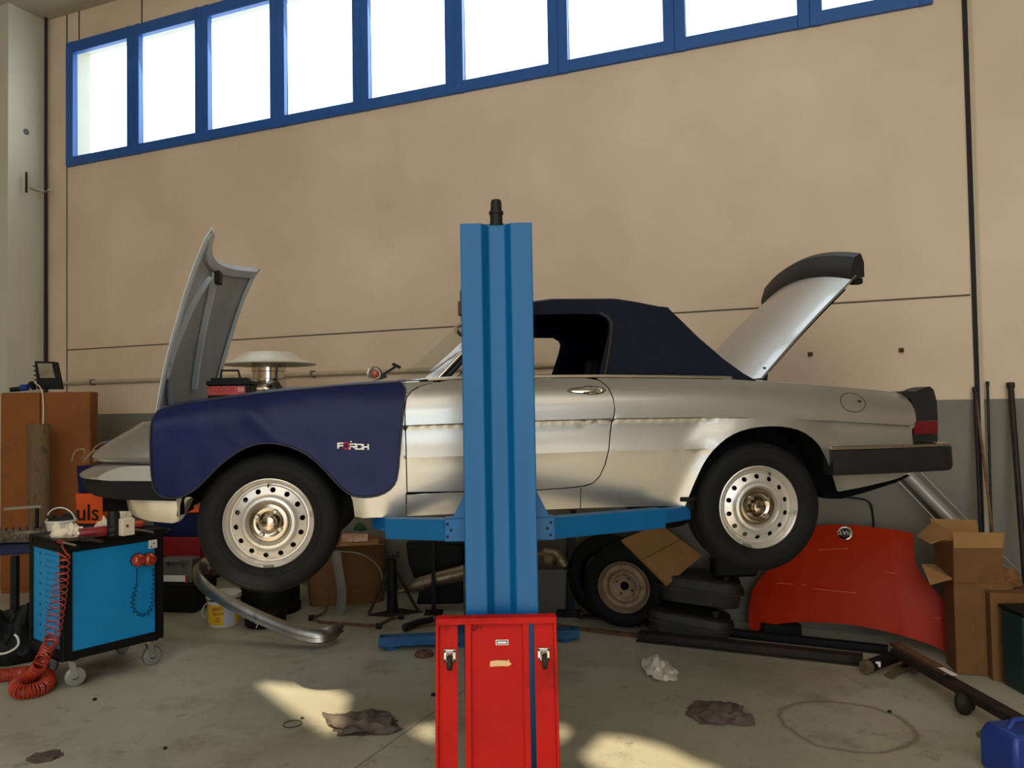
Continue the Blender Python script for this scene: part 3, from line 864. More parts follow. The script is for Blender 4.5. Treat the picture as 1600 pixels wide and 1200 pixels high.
# inner wing filler behind the wheel, seen dark under the cover
# --- tail: black surround with wing, tail lamps, valance
tail_px = [(1409, 614), (1412, 611), (1425, 612.5), (1440, 606.5), (1449, 604), (1455, 609), (1460, 628), (1461.5, 657)]
tail_in = [(1424, 657), (1424, 640), (1420, 625)]
def tail_block(pxs, y0, y1, name, m, yref=-.70, bow=.05, n=14, par=car, wide=.70):
    pr_ = [L(a, b, yref) for a, b in pxs]
    rings = []
    for k in range(n + 1):
        y = y0 + (y1 - y0) * k / n
        d = bow * (1 - (abs(y) / wide) ** 2.5) 
        rings.append([Vector((s + d, y, z)) for s, z in pr_])
    return obj(name, MB().loft(rings), m, par, smooth=40)
for a, b in ((-.725, -.56), (.56, .725)):
    tail_block(tail_px + tail_in, a, b, 'tail_wing', M['black_plastic'])
tail_block([(1461.5, 657.5), (1461.5, 678), (1424, 678), (1424, 657.5)], -.725, .725, 'tail_lamp', M['tail_red'])
tail_block([(1461.5, 678.5), (1461, 690), (1420, 691), (1424, 678.5)], -.725, .725, 'tail_trim', M['black_plastic'])
tail_block([(1455, 628), (1460, 640), (1461.5, 657), (1424, 657), (1424, 640)], -.56, .56, 'tail_panel', M['black_plastic'])
tail_block([(1421, 691), (1446, 691), (1446, 703), (1421, 703)], -.68, .68, 'bumper_gap', M['dark'])
# valance (silver) under the bumper
val = [(1318, 744), (1425, 740), (1420, 744), (1395, 751), (1350, 760), (1314, 766)]
# rear bumper: profile swept round the tail in plan
def rear_sweep(prof, name, m, off=0.0):
    """prof: list of (outward offset, z)"""
    path = []
    sb0 = L(1297, 720, -.81)[0]; sb1 = L(1493, 715, -.72)[0]
    yn = .815
    for i in range(11): 
        t = i / 10; s = sb0 + (sb1 - .12 - sb0) * t
        path.append(((s, -(.822 - .075 * t ** 1.6)), None))
    pts = [Vector((p[0][0], p[0][1])) for p in path]
    ye = pts[-1].y; se = pts[-1].x
    for i in range(1, 9):
        a = PI / 2 * i / 8
        pts.append(Vector((se + .12 * math.sin(a), ye + .10 * (1 - math.cos(a)))))
    yc = pts[-1].y
    for i in range(1, 11):
        y = yc + (0 - yc) * i / 10
        pts.append(Vector((pts[18].x + .05 * (1 - (y / yc) ** 2), y)))
    full = pts + [Vector((p.x, -p.y)) for p in pts[-2::-1]]
    rings = []
    for i, p in enumerate(full):
        t = (full[min(i + 1, len(full) - 1)] - full[max(i - 1, 0)]).normalized(); nn = Vector((t.y, -t.x))
        rings.append([Vector((p.x + nn.x * o, p.y + nn.y * o, z)) for o, z in prof])
    return obj(name, MB().loft(rings), m, car, smooth=40)
zt_ = L(1400, 699, -.79)[1]; zb_ = L(1400, 739, -.79)[1]
rear_sweep([(-.07, zt_), (0, zt_), (.012, zt_ - .008), (.014, zb_ + .02), (.004, zb_), (-.07, zb_)], 'rear_bumper', M['black_plastic'])
rear_sweep([(-.09, zt_ + .002), (-.012, zt_ + .002), (.008, zt_ - .002), (.006, zt_ + .010), (-.02, zt_ + .014), (-.09, zt_ + .016)], 'bumper_trim', M['chrome_dull'])

# --- wheels
def wheel_master():
    w = bpy.data.objects.new('wheel', None)
    def prof(r):
        xs = [.0, .030, .075, .086, .092, .100, .110, .118, .124, .158, .163, .170, .176, .183, .190, .1935]
        ys = [-.020, -.020, -.020, -.018, -.002, .006, .004, -.006, -.010, -.022, -.030, -.030, -.012, .000, .006, .004]
        return interp(xs, ys, r)
    circ = lambda r, n, c=(0, 0): [(c[0] + r * math.cos(2 * PI * k / n), c[1] + r * math.sin(2 * PI * k / n)) for k in range(n)]
    holes = [circ(.0118, 12, (.142 * math.cos(2 * PI * (k + .25) / 14), .142 * math.sin(2 * PI * (k + .25) / 14))) for k in range(14)]
    fn = lambda x, z: Vector((x, -prof(math.hypot(x, z)), z))
    lines = [circ(r, 72) for r in (.086, .092, .1, .11, .118, .124, .158, .163, .17, .176, .183, .19)]
    mb = sheet(circ(.1935, 72), fn, step=.009, holes=holes + [circ(.07, 40)], lines=[l + [l[0]] for l in lines])
    rim = obj('wheel', mb, M['rim'], None, smooth=30, solid=.004)
    rim['_m'] = 1
    del rim['_m']
    bpy.data.objects.remove(w)
    # barrel behind
    obj('wheel_barrel', MB().lathe([(.1935, -.004), (.186, -.0), (.178, .03), (.165, .06), (.165, .12), (.186, .17), (.19, .175)], (0, 0, 0), (0, 1, 0), 64), M['iron'], rim)
    obj('brake_drum', MB().lathe([(0, .045), (.115, .045), (.115, .10), (0, .10)], (0, 0, 0), (0, 1, 0), 40), M['dark'], rim)
    ty = [(.190, .002), (.197, -.010), (.215, -.019), (.235, -.024), (.255, -.0255), (.272, -.023), (.288, -.014), (.298, -.004), (.3035, .012), (.305, .03),
          (.305, .045), (.2985, .047), (.2985, .053), (.306, .055), (.306, .08), (.299, .082), (.299, .088), (.306, .09), (.306, .115), (.2985, .117), (.2985, .123), (.305, .125),
          (.305, .142), (.3035, .158), (.298, .174), (.288, .184), (.255, .1955), (.215, .189), (.190, .170)]
    tyo = obj('tyre', MB().lathe(ty, (0, 0, 0), (0, 1, 0), 96), M['rubber'], rim, smooth=40)
    ring = MB()
    for rr_, w_ in ((.2250, .0016), (.282, .0016), (.262, .0010)):
        yy = -interp([q[0] for q in ty[:9]], [-q[1] for q in ty[:9]], rr_) 
        ring.tube([Vector((rr_ * math.cos(2 * PI * k / 96), yy, rr_ * math.sin(2 * PI * k / 96))) for k in range(96)], w_, 5, closed=True)
    obj('sidewall_ribs', ring, M['rubber'], rim)
    hc = obj('hub_cap', MB().lathe([(.0875, .020), (.086, .010), (.080, .004), (.066, .001), (.050, .004), (.040, .010), (.034, .012), (.033, -.012), (.028, -.020), (.012, -.024), (0, -.024)],
             (0, 0, 0), (0, 1, 0), 56), M['hub_chrome'], rim, smooth=30)
    for k in range(4):
        a = PI / 4 + .25 + k * PI / 2
        c = Vector((.056 * math.cos(a), 0, .056 * math.sin(a)))
        obj('wheel_nut', MB().lathe([(.011, .006), (.011, -.010), (.008, -.013), (0, -.013)], c, (0, 1, 0), 16), M['chrome_dull'], rim)
    obj('valve', MB().cyl((0, -.0, .168), (0, -.014, .158), .004, seg=8), M['black_metal'], rim)
    obj('balance_weight', MB().box((0, -.010, -.187), (.045, .008, .012)), M['grey_plastic'], rim, bevel=.003)
    return rim
wm = wheel_master()
wheel_pos = [(pf, -1), (pr, -1)]
def put_wheel(o, s, sgn, spin):
    o.parent = car
    o.location = (s, sgn * HALF_W, ZH)
    o.rotation_euler = (0, spin, 0 if sgn < 0 else PI)
put_wheel(wm, 0, -1, 0)
wm.location.z = (CINV @ pf).z
w2 = copy_tree(wm); put_wheel(w2, WB_LEN, -1, .35); w2.location.z = (CINV @ pr).z
w3 = copy_tree(wm); put_wheel(w3, 0, 1, 1.0)
w4 = copy_tree(wm); put_wheel(w4, WB_LEN, 1, 2.0)
for s in (0, WB_LEN):
    obj('axle', MB().cyl((s, -.66, ZH), (s, .66, ZH), .035, seg=12), M['dark'], car)

# --- soft top
RFX, RFZ = curve_px([(735, 512), (752, 497), (775, 482), (800, 476), (834, 470), (860, 466.5), (955, 466), (985, 471), (1028, 480), (1045, 499), (1066, 523), (1100, 556), (1128, 578), (1152, 592)], -.45)
def roof_z(s): return interp(RFX, RFZ, s)
def top_hw(s, z):
    zb = belt(s); h = max(0, z - zb)
    return HW(s, zb) - .035 - .13 * (h / .45) ** 1.25
RAIL = .03
def rail_z(s): return max(belt(s), roof_z(s) - RAIL)
s_h = L(741, 506, -.6)[0]; s_e = RFX[-1]
rows = []
NS = 70
for i in range(NS + 1):
    s = s_h + (s_e - s_h) * i / NS; zr = rail_z(s); w = top_hw(s, zr); r = []
    hgt = max(0.001, roof_z(s) - zr)
    for k in range(29):
        f = -1 + 2 * k / 28
        f2 = math.copysign(1 - (1 - abs(f)) ** 1.35, f)
        r.append(Vector((s, w * f2, zr + (hgt + .012) * (1 - abs(f2) ** 3.2))))
    rows.append(r)
soft = obj('soft_top', MB().grid(rows), M['navy_fabric'], car, smooth=50, solid=.006)
win_edge = [L(a, b, -.66) for a, b in [(932, 590), (936, 572), (944, 545), (951, 520), (953, 505), (949, 495), (938, 489.5), (900, 489), (850, 490), (800, 494), (770, 501), (752, 510)]]
topline = [(s, rail_z(s)) for s in [s_h + (s_e - .015 - s_h) * i / 50 for i in range(51)]]
bottomline = [(s, belt(s)) for s in [s_e - .02 - (s_e - .02 - win_edge[0][0]) * i / 20 for i in range(21)]]
side_poly = topline + bottomline[:-1] + win_edge
for sgn in (-1, 1):
    mb = sheet(side_poly, lambda s, z: Vector((s, sgn * top_hw(s, z), z)), step=.03)
    sp_ = obj('soft_top_side', mb, M['navy_fabric'], soft, smooth=50, solid=.006)
    pts = [Vector((s, sgn * (top_hw(s, z) + .004), z)) for s, z in smooth_poly([L(a, b, -.66) for a, b in [(941, 590), (945, 572), (951, 545), (956, 518), (957, 503), (952, 494), (940, 488)]], 1, False)]
    obj('seal', MB().tube(pts, .010, 8), M['black_plastic'], soft)
# seams of the hood on the bows
obj('rear_bow_seam', MB().tube([Vector((s_, y, z_)) for s_, y, z_ in [(RFX[8], top_hw(RFX[8], rail_z(RFX[8])) * f, rail_z(RFX[8]) + .042 * (1 - abs(f) ** 3.2) + .003) for f in [-1 + .1 * k for k in range(21)]]], .004, 6), M['navy_fabric'], soft)
# --- windscreen
pbx, pbz = L(684, 593, -.66); ptx, ptz = L(772, 499, -.58)
BOW = pbx - s_cw
def ws(u, v, o=0.0):
    """u across -1..1, v up 0..1"""
    s = pbx + (ptx - pbx) * v - (BOW * (1 - .35 * v)) * (1 - u * u)
    y = u * (.66 - .08 * v); z = pbz + (ptz - pbz) * v + .02 * (1 - u * u) * v
    return Vector((s - o, y, z))
obj('windscreen', MB().grid([[ws(-1 + 2 * i / 24, v / 10) for i in range(25)] for v in range(11)]), M['glass'], car, smooth=60)
fr = MB()
fr.tube([ws(-1, t / 8) for t in range(9)], .014, 8).tube([ws(1, t / 8) for t in range(9)], .014, 8)
fr.tube([ws(-1 + 2 * i / 24, 0) for i in range(25)], .011, 8).tube([ws(-1 + 2 * i / 24, 1) for i in range(25)], .016, 8)
obj('windscreen_frame', fr, M['chrome'], car, smooth=60)
for sgn in (-1, 1):
    q0 = Lp(694, 594, -.68); q1 = Lp(782, 500, -.6)
    q2 = Lp(716, 594, -.69); q3 = Lp(760, 545, -.64)
    mb = MB().tube([Vector((q.x, q.y * -sgn, q.z)) for q in (q0, q1)], .012, 8)
    pl = obj('pillar_seal', mb, M['black_plastic'], car)
    obj('quarter_light_frame', MB().tube([Vector((q.x, q.y * -sgn, q.z)) for q in (q2, q3)], .005, 8), M['chrome_dull'], car)
# --- interior
def car_box(name, c, d, m, rot=None, bev=.03, par=car):
    return obj(name, MB().box(c, d, rot), m, par, bevel=bev)
for y in (-.34, .34):
    st = obj('seat', MB().box((1.40, y, 1.44), (.46, .46, .16)), M['black_plastic'], car, bevel=.04)
    obj('backrest', MB().box((1.66, y, 1.60), (.13, .44, .36), Matrix.Rotation(.2, 3, 'Y')), M['black_plastic'], st, bevel=.05)
    hp = Lp(890, 570, y if y < 0 else .3)
    obj('headrest', MB().box((1.71, y, 1.83), (.07, .22, .13), Matrix.Rotation(.15, 3, 'Y')), M['black_plastic'], st, bevel=.03)
db_ = obj('dashboard', MB().box((.80, 0, 1.66), (.22, 1.24, .12)), M['dark'], car, bevel=.04)
swc = Vector((.98, -.34, 1.72)); ax = Vector((.85, 0, .5)).normalized(); e1 = Vector((0, 1, 0)); e2 = ax.cross(e1)
obj('steering_wheel', MB().tube([swc + (e1 * math.cos(2 * PI * k / 32) + e2 * math.sin(2 * PI * k / 32)) * .18 for k in range(32)], .013, 8, closed=True)
    .tube([swc - e1 * .18, swc + e1 * .18], .012, 8).tube([swc, swc - ax * .2], .02, 8), M['dark'], db_)
# --- bonnet, hinged at the nose and standing open: seen from underneath
HL = {}
near_edge = [L(a, b, -.50) for a, b in [(240, 668), (246, 632), (253, 594), (263, 552), (275, 510), (290, 460), (306, 415), (322, 378), (336, 357)]]
far_tip = L(417, 413, .50)
nb = len(near_edge)
def bonnet_pt(t, u, o=0.0):
    """t along from hinge to free edge 0..1, u across -1 near .. 1 far"""
    k = t * (nb - 1); i = min(int(k), nb - 2); f = k - i
    s = near_edge[i][0] * (1 - f) + near_edge[i + 1][0] * f; z = near_edge[i][1] * (1 - f) + near_edge[i + 1][1] * f
    ds = near_edge[i + 1][0] - near_edge[i][0]; dz = near_edge[i + 1][1] - near_edge[i][1]; q = math.hypot(ds, dz)
    ts, tz = ds / q, dz / q; ns, nz_ = tz, -ts          # towards the windscreen = underside
    crown = -.075 * (1 - u * u)
    notch = -.115 * (1 - abs(u) ** 1.8) * smst((t - .55) / .45)
    w = .50 + .04 * t
    oo = crown + o
    return Vector((s + ns * oo + ts * notch, u * w, z + nz_ * oo + tz * notch))
M['bonnet_panel'] = mat('bonnet_underside', S(150, 152, 148), 0.45, .15, var=.06)
bn = obj('bonnet', MB().grid([[bonnet_pt(i / 30, -1 + 2 * k / 24) for k in range(25)] for i in range(31)]), M['bonnet_panel'], car, smooth=50, solid=.006)
# inner frame: rim, centre rib and Y ribs as raised strips
def rib(pts, w=.035, h=.022):
    mb = MB(); n = len(pts); rings = []
    P3 = [bonnet_pt(t, u, .004) for t, u in pts]; P4 = [bonnet_pt(t, u, .004 + h * (.5 if abs(u) > .9 else 1)) for t, u in pts]
    for i in range(n):
        tg = (P3[min(i + 1, n - 1)] - P3[max(i - 1, 0)]).normalized(); up_ = (P4[i] - P3[i]).normalized(); sd_ = tg.cross(up_).normalized()
        rings.append([P3[i] - sd_ * w / 2, P4[i] - sd_ * w * .3, P4[i] + sd_ * w * .3, P3[i] + sd_ * w / 2])
    return mb.loft(rings)
def lerp_pts(a, b, n=14): return [(a[0] + (b[0] - a[0]) * i / n, a[1] + (b[1] - a[1]) * i / n) for i in range(n + 1)]
M['bonnet_inner'] = mat('bonnet_inner_frame', S(186, 194, 202), 0.34, .3, var=.06)
for nm, pts, w in (('edge_frame', lerp_pts((.02, -.94), (.97, -.94), 24), .05), ('edge_frame', lerp_pts((.02, .94), (.97, .94), 24), .05),
                   ('edge_frame', lerp_pts((.95, -.95), (.95, .95), 24), .075), ('edge_frame', lerp_pts((.05, -.9), (.05, .9)), .05),
                   ('centre_rib', lerp_pts((.88, .06), (.22, .42)), .06), ('diagonal_rib', lerp_pts((.82, -.05), (.26, -.86)), .032),
                   ('diagonal_rib', lerp_pts((.34, -.86), (.06, -.1)), .015)):
    obj(nm, rib(pts, w), M['bonnet_inner'], bn, smooth=40)
lq = bonnet_pt(.86, .08, .03)
obj('bonnet_latch', MB().box(lq, (.03, .06, .07)), M['iron'], bn, bevel=.005)
# --- boot lid standing open with the black spoiler
bl0 = Vector(Lp(1190, 592, -.56)); bl1 = Vector(Lp(1338, 431, -.52))
bd = (bl1 - bl0); LB = bd.length; bd.normalize(); bnrm = Vector((-bd.z, 0, bd.x))      # outward: up and forwards
def boot_pt(t, u, o=0.0):
    d = t * LB
    front = -.10 * (1 - u * u) * (1 - t)
    bulge = .010 * math.sin(PI * t) + .075 * (1 - abs(u) ** 2.0)
    w = .56 - .04 * t
    rearb = .035 * (1 - u * u) * t
    p = bl0 + bd * (d + front + rearb) + bnrm * (bulge + o)
    return Vector((p.x, u * w, p.z))
bt = obj('boot_lid', MB().grid([[boot_pt(i / 24, -1 + 2 * k / 24) for k in range(25)] for i in range(25)]), M['silver'], car, smooth=50, solid=.012)
obj('boot_lid_lining', MB().grid([[boot_pt(.14 + .78 * i / 12, (-1 + 2 * k / 12) * .86, -.045) for k in range(13)] for i in range(13)]), M['dark'], bt, smooth=50, solid=.02)
rings = []
for k in range(25):
    u = -1 + 2 * k / 24
    endf = 1.0
    b0 = boot_pt(.985, u); b1 = boot_pt(1.0, u)
    up_ = bnrm; al = bd
    hgt = .074
    rings.append([b0 + al * -.03, b0 + up_ * .035 + al * .0, b0 + up_ * hgt * .72 + al * .035, b0 + up_ * hgt + al * .075, b1 + up_ * hgt * .86 + al * .105, b1 + up_ * .02 + al * .085, b1 - up_ * .035 + al * .03])
obj('spoiler', MB().loft(rings), M['black_plastic'], bt, smooth=40)
obj('boot_latch', MB().box(boot_pt(1.0, -.9, -.05), (.05, .05, .03)), M['black_metal'], bt, bevel=.006)
obj('boot_strut', MB().bar(Lp(1194, 597, -.52), Lp(1196, 574, -.52), .022, .022), M['black_metal'], bt)
# old lamp/mirror unit with its bracket on the scuttle
lampc = Lp(585, 584, -.30)
lm = thing('spot_lamp', 'small round lamp with amber centre and folded wiper arm on the scuttle', 'lamp', CORG_M @ lampc, YAW)
M['lens_amber'] = mat('small_amber_lens', S(150, 62, 36), .25, var=.1)
obj('lamp_ring', MB().lathe([(.0, -.03), (.030, -.02), (.038, 0), (.038, .006), (.030, .010), (.022, .006), (0, .004)], (0, 0, 0), (.15, -1, .1), 28), M['chrome_dull'], lm)
obj('lens', MB().sphere((.004, -.010, 0), (.020, .010, .020)), M['lens_amber'], lm)
obj('wiper_arm', MB().bar((.02, 0, -.02), (.105, .02, .036), .012, .012).bar((.09, .01, .05), (.13, .02, .03), .01, .014).bar((.01, 0, -.025), (.06, .0, -.01), .012, .02), M['black_metal'], lm)

# ------------------------------------------------------------------ fender cover
cov_px = [(236, 640), (262, 632), (300, 627), (340, 622), (380, 617), (430, 611), (480, 607), (540, 601.5), (600, 598), (633, 595.5), (630, 640), (624.5, 690), (621, 745), (613, 762), (596, 773),
          (575, 777), (556, 776), (541, 770), (524, 753), (506, 732), (485, 713), (462, 700), (436, 692.5), (412, 691.5), (388, 697), (365, 709), (340, 729), (318, 752), (300, 768), (280, 778), (258, 780), (241, 774), (232, 758), (229.5, 700), (231, 655)]
cov = thing('fender_cover', 'navy blue vinyl fender cover with white lettering draped over the front wing', 'fender cover', CORG_M @ Vector((0, -.8, 1.1)), YAW)
cov_top = [Vector(L(a, b, -.83)) for a, b in cov_px[:10]]
cov_poly = smooth_poly([Vector(L(a, b, -.83)) for a, b in cov_px], 1)
ctop = max(p[1] for p in cov_poly)
def cov_fn(s, z):
    zb = belt(s)
    w = HW(s, min(z, zb)) if z <= zb + .02 else HW(s, zb)
    d = mnoise.noise(Vector((s * 3.1, 0, z * 4.3))) * .010 + mnoise.noise(Vector((s * 9 + z * 6, 3, z * 9 - s * 4))) * .0035
    # a soft fold running from the arch up to the middle
    fx = (s - (-.02)) * .75 + (z - 1.56) * .66
    d += .012 * math.exp(-(fx / .035) ** 2) * smst((z - 1.35) / .15) * smst((1.66 - z) / .08)
    lip = smst((z - (zb - .04)) / .05)
    zc = crease(s); uu = max(0, (z - zc) / max(.03, zb - zc))
    ww = .812 - taper(s) - .010 * min(uu, 1.3) - .062 * min(uu, 1.3) ** 2.6 - .02 * max(0, zc - z) + .020 + d * (1 - lip)
    zz = min(z, zb + .02)
    return Vector((s, -ww, zz))
mb = sheet(cov_poly, cov_fn, step=.02)
# top flap folded over the wing top
rows = []
s0 = cov_top[0][0]; s1 = cov_top[9][0]
for i in range(41):
    s = s0 + (s1 - s0) * i / 40; zt = min(interp([p[0] for p in cov_top], [p[1] for p in cov_top], s), belt(s) + .02); e = cov_fn(s, zt)
    rows.append([Vector((s, e.y + .14 * k / 7, e.z + .010 * smst(k / 2) + .004 * mnoise.noise(Vector((s * 6, k * .5, 0))))) for k in range(8)])
mb.grid(rows)
def world_from_car(mb): mb.v = [CORG_M @ p for p in mb.v]; return mb
obj('vinyl_sheet', world_from_car(mb), M['cover_blue'], cov, smooth=60, solid=.004, world=True)
hem = [cov_fn(p[0], p[1]) + Vector((0, -.003, 0)) for p in densify(cov_poly, .02)]
obj('hem', world_from_car(MB().tube(hem, .0055, 6, closed=True)), M['cover_edge'], cov, world=True)
# lettering F O RCH
def cov_pt(px, py): s, z = L(px, py, -.83); return cov_fn(s, z) + Vector((0, -.006, 0))
hgt = .027
def word(t, px, py, sz, m, nm):
    o = CORG_M @ cov_pt(px, py); r = CORG_M.to_3x3() @ Vector((1, 0, -.012)); u = CORG_M.to_3x3() @ Vector((0, 0, 1))
    mb = text_mb(t, sz, o, r, u, .003)
    return obj(nm, mb, m, cov, world=True, smooth=0)
def block_letters(segs, px, py, nm, m):
    """letters as strokes on a 5x5 grid; px,py centre"""
    o = cov_pt(px, py); mb = MB()
    for (x0, z0, x1, z1) in segs:
        mb.box(o + Vector(((x0 + x1) / 2, 0, (z0 + z1) / 2)), (abs(x1 - x0), .003, abs(z1 - z0)))
    return obj(nm, world_from_car(mb), m, cov, world=True, smooth=0)
u_ = .0042
def Lt(*r): return [tuple(c * u_ for c in q) for q in r]
block_letters(Lt((-3, -3, -1.4, 3), (-1.4, 1.7, 3, 3), (-1.4, -.9, 2.6, .5)), 532, 696, 'letter_f', M['white'])
block_letters(Lt((-4, -3, -2.6, 3), (-2.6, 1.8, 3.6, 3), (2.2, .4, 3.6, 1.8), (-2.6, -.8, 3.6, .4), (.6, -1.9, 2.2, -.8), (2.0, -3, 3.6, -1.9)), 551.5, 697.5, 'letter_r', M['white'])
block_letters(Lt((-3.6, -3, -2.2, 3), (-2.2, 1.8, 3.2, 3), (-2.2, -3, 3.2, -1.8), (1.8, -1.8, 3.2, -.6), (1.8, .6, 3.2, 1.8)), 561.5, 698.0, 'letter_c', M['white'])
block_letters(Lt((-3.2, -3, -1.8, 3), (1.8, -3, 3.2, 3), (-1.8, -.7, 1.8, .8)), 571.5, 698.4, 'letter_h', M['white'])
oc = cov_pt(541, 696.5)
obj('letter_o', world_from_car(MB().tube([oc + Vector((.0125 * math.cos(2 * PI * k / 28), 0, .0135 * math.sin(2 * PI * k / 28))) for k in range(28)], .0042, 6, closed=True)), M['red_print'], cov, world=True)
oc = cov_pt(548.5, 690)
obj('accent_dot', world_from_car(MB().box(oc, (.006, .003, .005))), M['white'], cov, world=True)
# ------------------------------------------------------------------ the lift post in front
YP = 2.86
lift_loc = P(780, 900, YP + .12); lift_loc.z = 0
lift = thing('lift_post', 'tall blue lift column standing in front of the car with arms under its sills', 'car lift', lift_loc)
xa = P(723, 600, YP).x; xb = P(835.5, 600, YP).x
pw = xb - xa; xm = (xa + xb) / 2
ztop = P(780, 348, YP).z
def X(px): return P(px, 640, YP).x - 0
prof = [(X(723), 0), (X(756.5), 0), (X(767), .035), (X(793), .035), (X(802), 0), (X(836), 0), (X(836), .19), (X(822), .19), (X(822), .02), (X(806), .02), (X(797), .052), (X(763), .052), (X(752), .02), (X(737), .02), (X(737), .19), (X(723), .19)]
lean = P(777, 348, YP).x - P(783, 950, YP).x
def colpt(x, y, z): return Vector((x, YP + y, z))
obj('column', MB().prism([colpt(x, y, .012) for x, y in prof], (0, 0, ztop - .012)), M['lift_blue'], lift, world=True, smooth=0, bevel=.004)
obj('top_plate', MB().box((xm, YP + .125, ztop + .004), (pw * .9, .13, .012)), M['lift_blue'], lift, world=True)
tx = P(775, 348, YP).x
obj('spindle_nut', MB().lathe([(.0, .105), (.018, .105), (.021, .095), (.022, .062), (.028, .060), (.028, .05), (.024, .05), (.024, .012), (.032, .010), (.034, 0)], (tx, YP + .08, ztop + .002), (0, 0, 1), 24), M['black_metal'], lift, world=True, smooth=30)
obj('base_plate', MB().box((xm, YP + .10, .007), (pw + .16, .40, .014)), M['lift_blue'], lift, world=True, bevel=.003)
# carriage behind the column with gussets and bolt blocks
cz = P(705, 842, YP).z
car_w = P(872, 840, YP).x - P(687, 840, YP).x
cxl = P(687, 840, YP).x; cxr = P(872, 840, YP).x
cgt = MB().box(((cxl + cxr) / 2, YP + .24, cz), (cxr - cxl, .075, .092))
carriage = obj('carriage', cgt, M['lift_blue'], lift, world=True, bevel=.004)
obj('carriage_post', MB().box((xm - .01, YP + .15, cz + .15), (pw * .62, .10, .9)), M['black_metal'], lift, world=True)
for a, b, c in (((700, 822), (729, 822), (729, 762)), ((863, 820), (834, 820), (834, 762))):
    poly = [P(*a, YP), P(*b, YP), P(*c, YP)]
    poly = [Vector((p.x, YP + .205, p.z)) for p in poly]
    obj('gusset', MB().prism(poly, (0, .012, 0)), M['lift_blue'], carriage, world=True, smooth=0)
for px, py in ((692, 832), (698, 842), (692, 853), (722, 837), (865, 829), (859, 839), (865, 850)):
    p = P(px, py, YP)
    q = Vector((p.x, YP + .2, p.z))
    obj('bolt', MB().cyl(q, q + Vector((0, .02, 0)), .0065, seg=6), M['black_metal'], carriage, world=True)
# cables/cover behind left edge
obj('inner_rail', MB().box((xa + .003 - .012, YP + .165, cz / 2 - .06), (.018, .05, cz - .14)), M['black_metal'], lift, world=True)
def arm(p0, p1, p2, hh):
    d = (p1 - p0).normalized()
    a = obj('arm', MB().bar(p0, p1, hh, .085) , M['lift_blue'], lift, world=True, bevel=.004, smooth=0)
    obj('arm_extension', MB().bar(p1 - d * .1, p2, hh * .72, .062), M['lift_blue'], a, world=True, bevel=.003, smooth=0)
    obj('lift_pad', MB().lathe([(0, -.02), (.04, -.02), (.04, .012), (.055, .015), (.055, .034), (0, .034)], p2 + Vector((0, 0, .04)), (0, 0, 1), 28), M['rubber'], a, world=True)
    return a
zA = cz - .003
a1 = arm(Vector((cxl + .02, YP + .25, zA)), Vector((P(612, 830, 3.32).x, 3.30, zA - .02)), Vector((P(588, 830, 3.5).x, 3.52, zA - .022)), .075)
a2 = arm(Vector((cxr - .02, YP + .25, zA)), Vector((P(1030, 820, 3.45).x, 3.42, zA - .012)), Vector((P(1072, 820, 3.6).x, 3.60, zA - .015)), .075)
# arm guard plates (thin bent strips above the arms)
g0 = P(655, 822, 3.1); 
obj('arm_guard', MB().bar(P(690, 812, 3.12), P(648, 822, 3.22), .05, .006).bar(P(650, 822, 3.22), P(600, 826, 3.3), .05, .006), M['lift_blue'], lift, world=True)
obj('arm_guard', MB().bar(P(866, 811, 3.12), P(884, 807, 3.16), .05, .006).bar(P(884, 807, 3.16), P(955, 818, 3.3), .05, .006).bar(P(884, 808, 3.16), P(884, 822, 3.14), .012, .006), M['lift_blue'], lift, world=True)

# ------------------------------------------------------------------ far post (only its edges show)
YF = 5.62
fx = P(752, 600, YF).x
far = thing('lift_post', 'second blue lift column behind the car, almost hidden by the front one', 'car lift', (fx, YF, 0))
ft = P(722, 508, YF).z
FW = .24
obj('column', MB().prism([Vector((x, y, .012)) for x, y in [(-FW / 2, .2), (-FW / 2, 0), (-FW / 2 + .03, 0), (-FW / 2 + .03, .17), (FW / 2 - .03, .17), (FW / 2 - .03, 0), (FW / 2, 0), (FW / 2, .2)]], (0, 0, ft - .012)), M['lift_blue_old'], far, smooth=0)
obj('base_plate', MB().box((0, .1, .006), (.4, .4, .012)), M['lift_blue_old'], far)
sp = P(721, 470, YF)
obj('motor', MB().lathe([(0, .27), (.045, .27), (.05, .25), (.05, .19), (.066, .18), (.066, .08), (.045, .07), (.045, -.05), (0, -.05)], (sp.x + .035, YF + .06, ft + .02 - .02), (0, 0, 1), 20), M['rust'], far, world=True, smooth=30)
obj('carriage', MB().box((0, -.03, 1.05), (.34, .08, .10)), M['lift_blue_old'], far)
for x in (-1, 1):
    obj('arm', MB().bar((x * .1, -.06, 1.05), (x * .75, -.55, 1.06), .075, .085), M['lift_blue_old'], far)

# ------------------------------------------------------------------ blue cross beam on the floor with feet
b0 = PF(590, 1018); b1 = PF(905, 1004)
bz = .075
bm_ = thing('floor_beam', 'low blue steel beam on flat feet lying on the floor behind the lift post', 'beam', (b0 + b1) / 2)
dd = (b1 - b0).normalized()
obj('beam', MB().bar(b0 + Vector((0, .06, .052)), b1 + Vector((0, .06, .052)), .10, .058), M['lift_blue_old'], bm_, world=True, bevel=.004, smooth=0)
for t, r in ((.06, .05), (.42, .05), (.93, .05)):
    q = b0.lerp(b1, t) + Vector((0, .06, 0))
    obj('foot', MB().cyl(q, q + Vector((0, 0, .024)), r, seg=24), M['lift_blue_old'], bm_, world=True)
for t in (.02, .97):
    q = b0.lerp(b1, t) + Vector((0, .06, .0805))
    obj('end_cap', MB().cyl(q, q + Vector((0, 0, .003)), .014, seg=16), M['black_metal'], bm_, world=True)
q = PF(663, 1024)
pk = thing('brake_puck', 'round worn brown disc on the floor in front of the blue beam', 'disc', q)
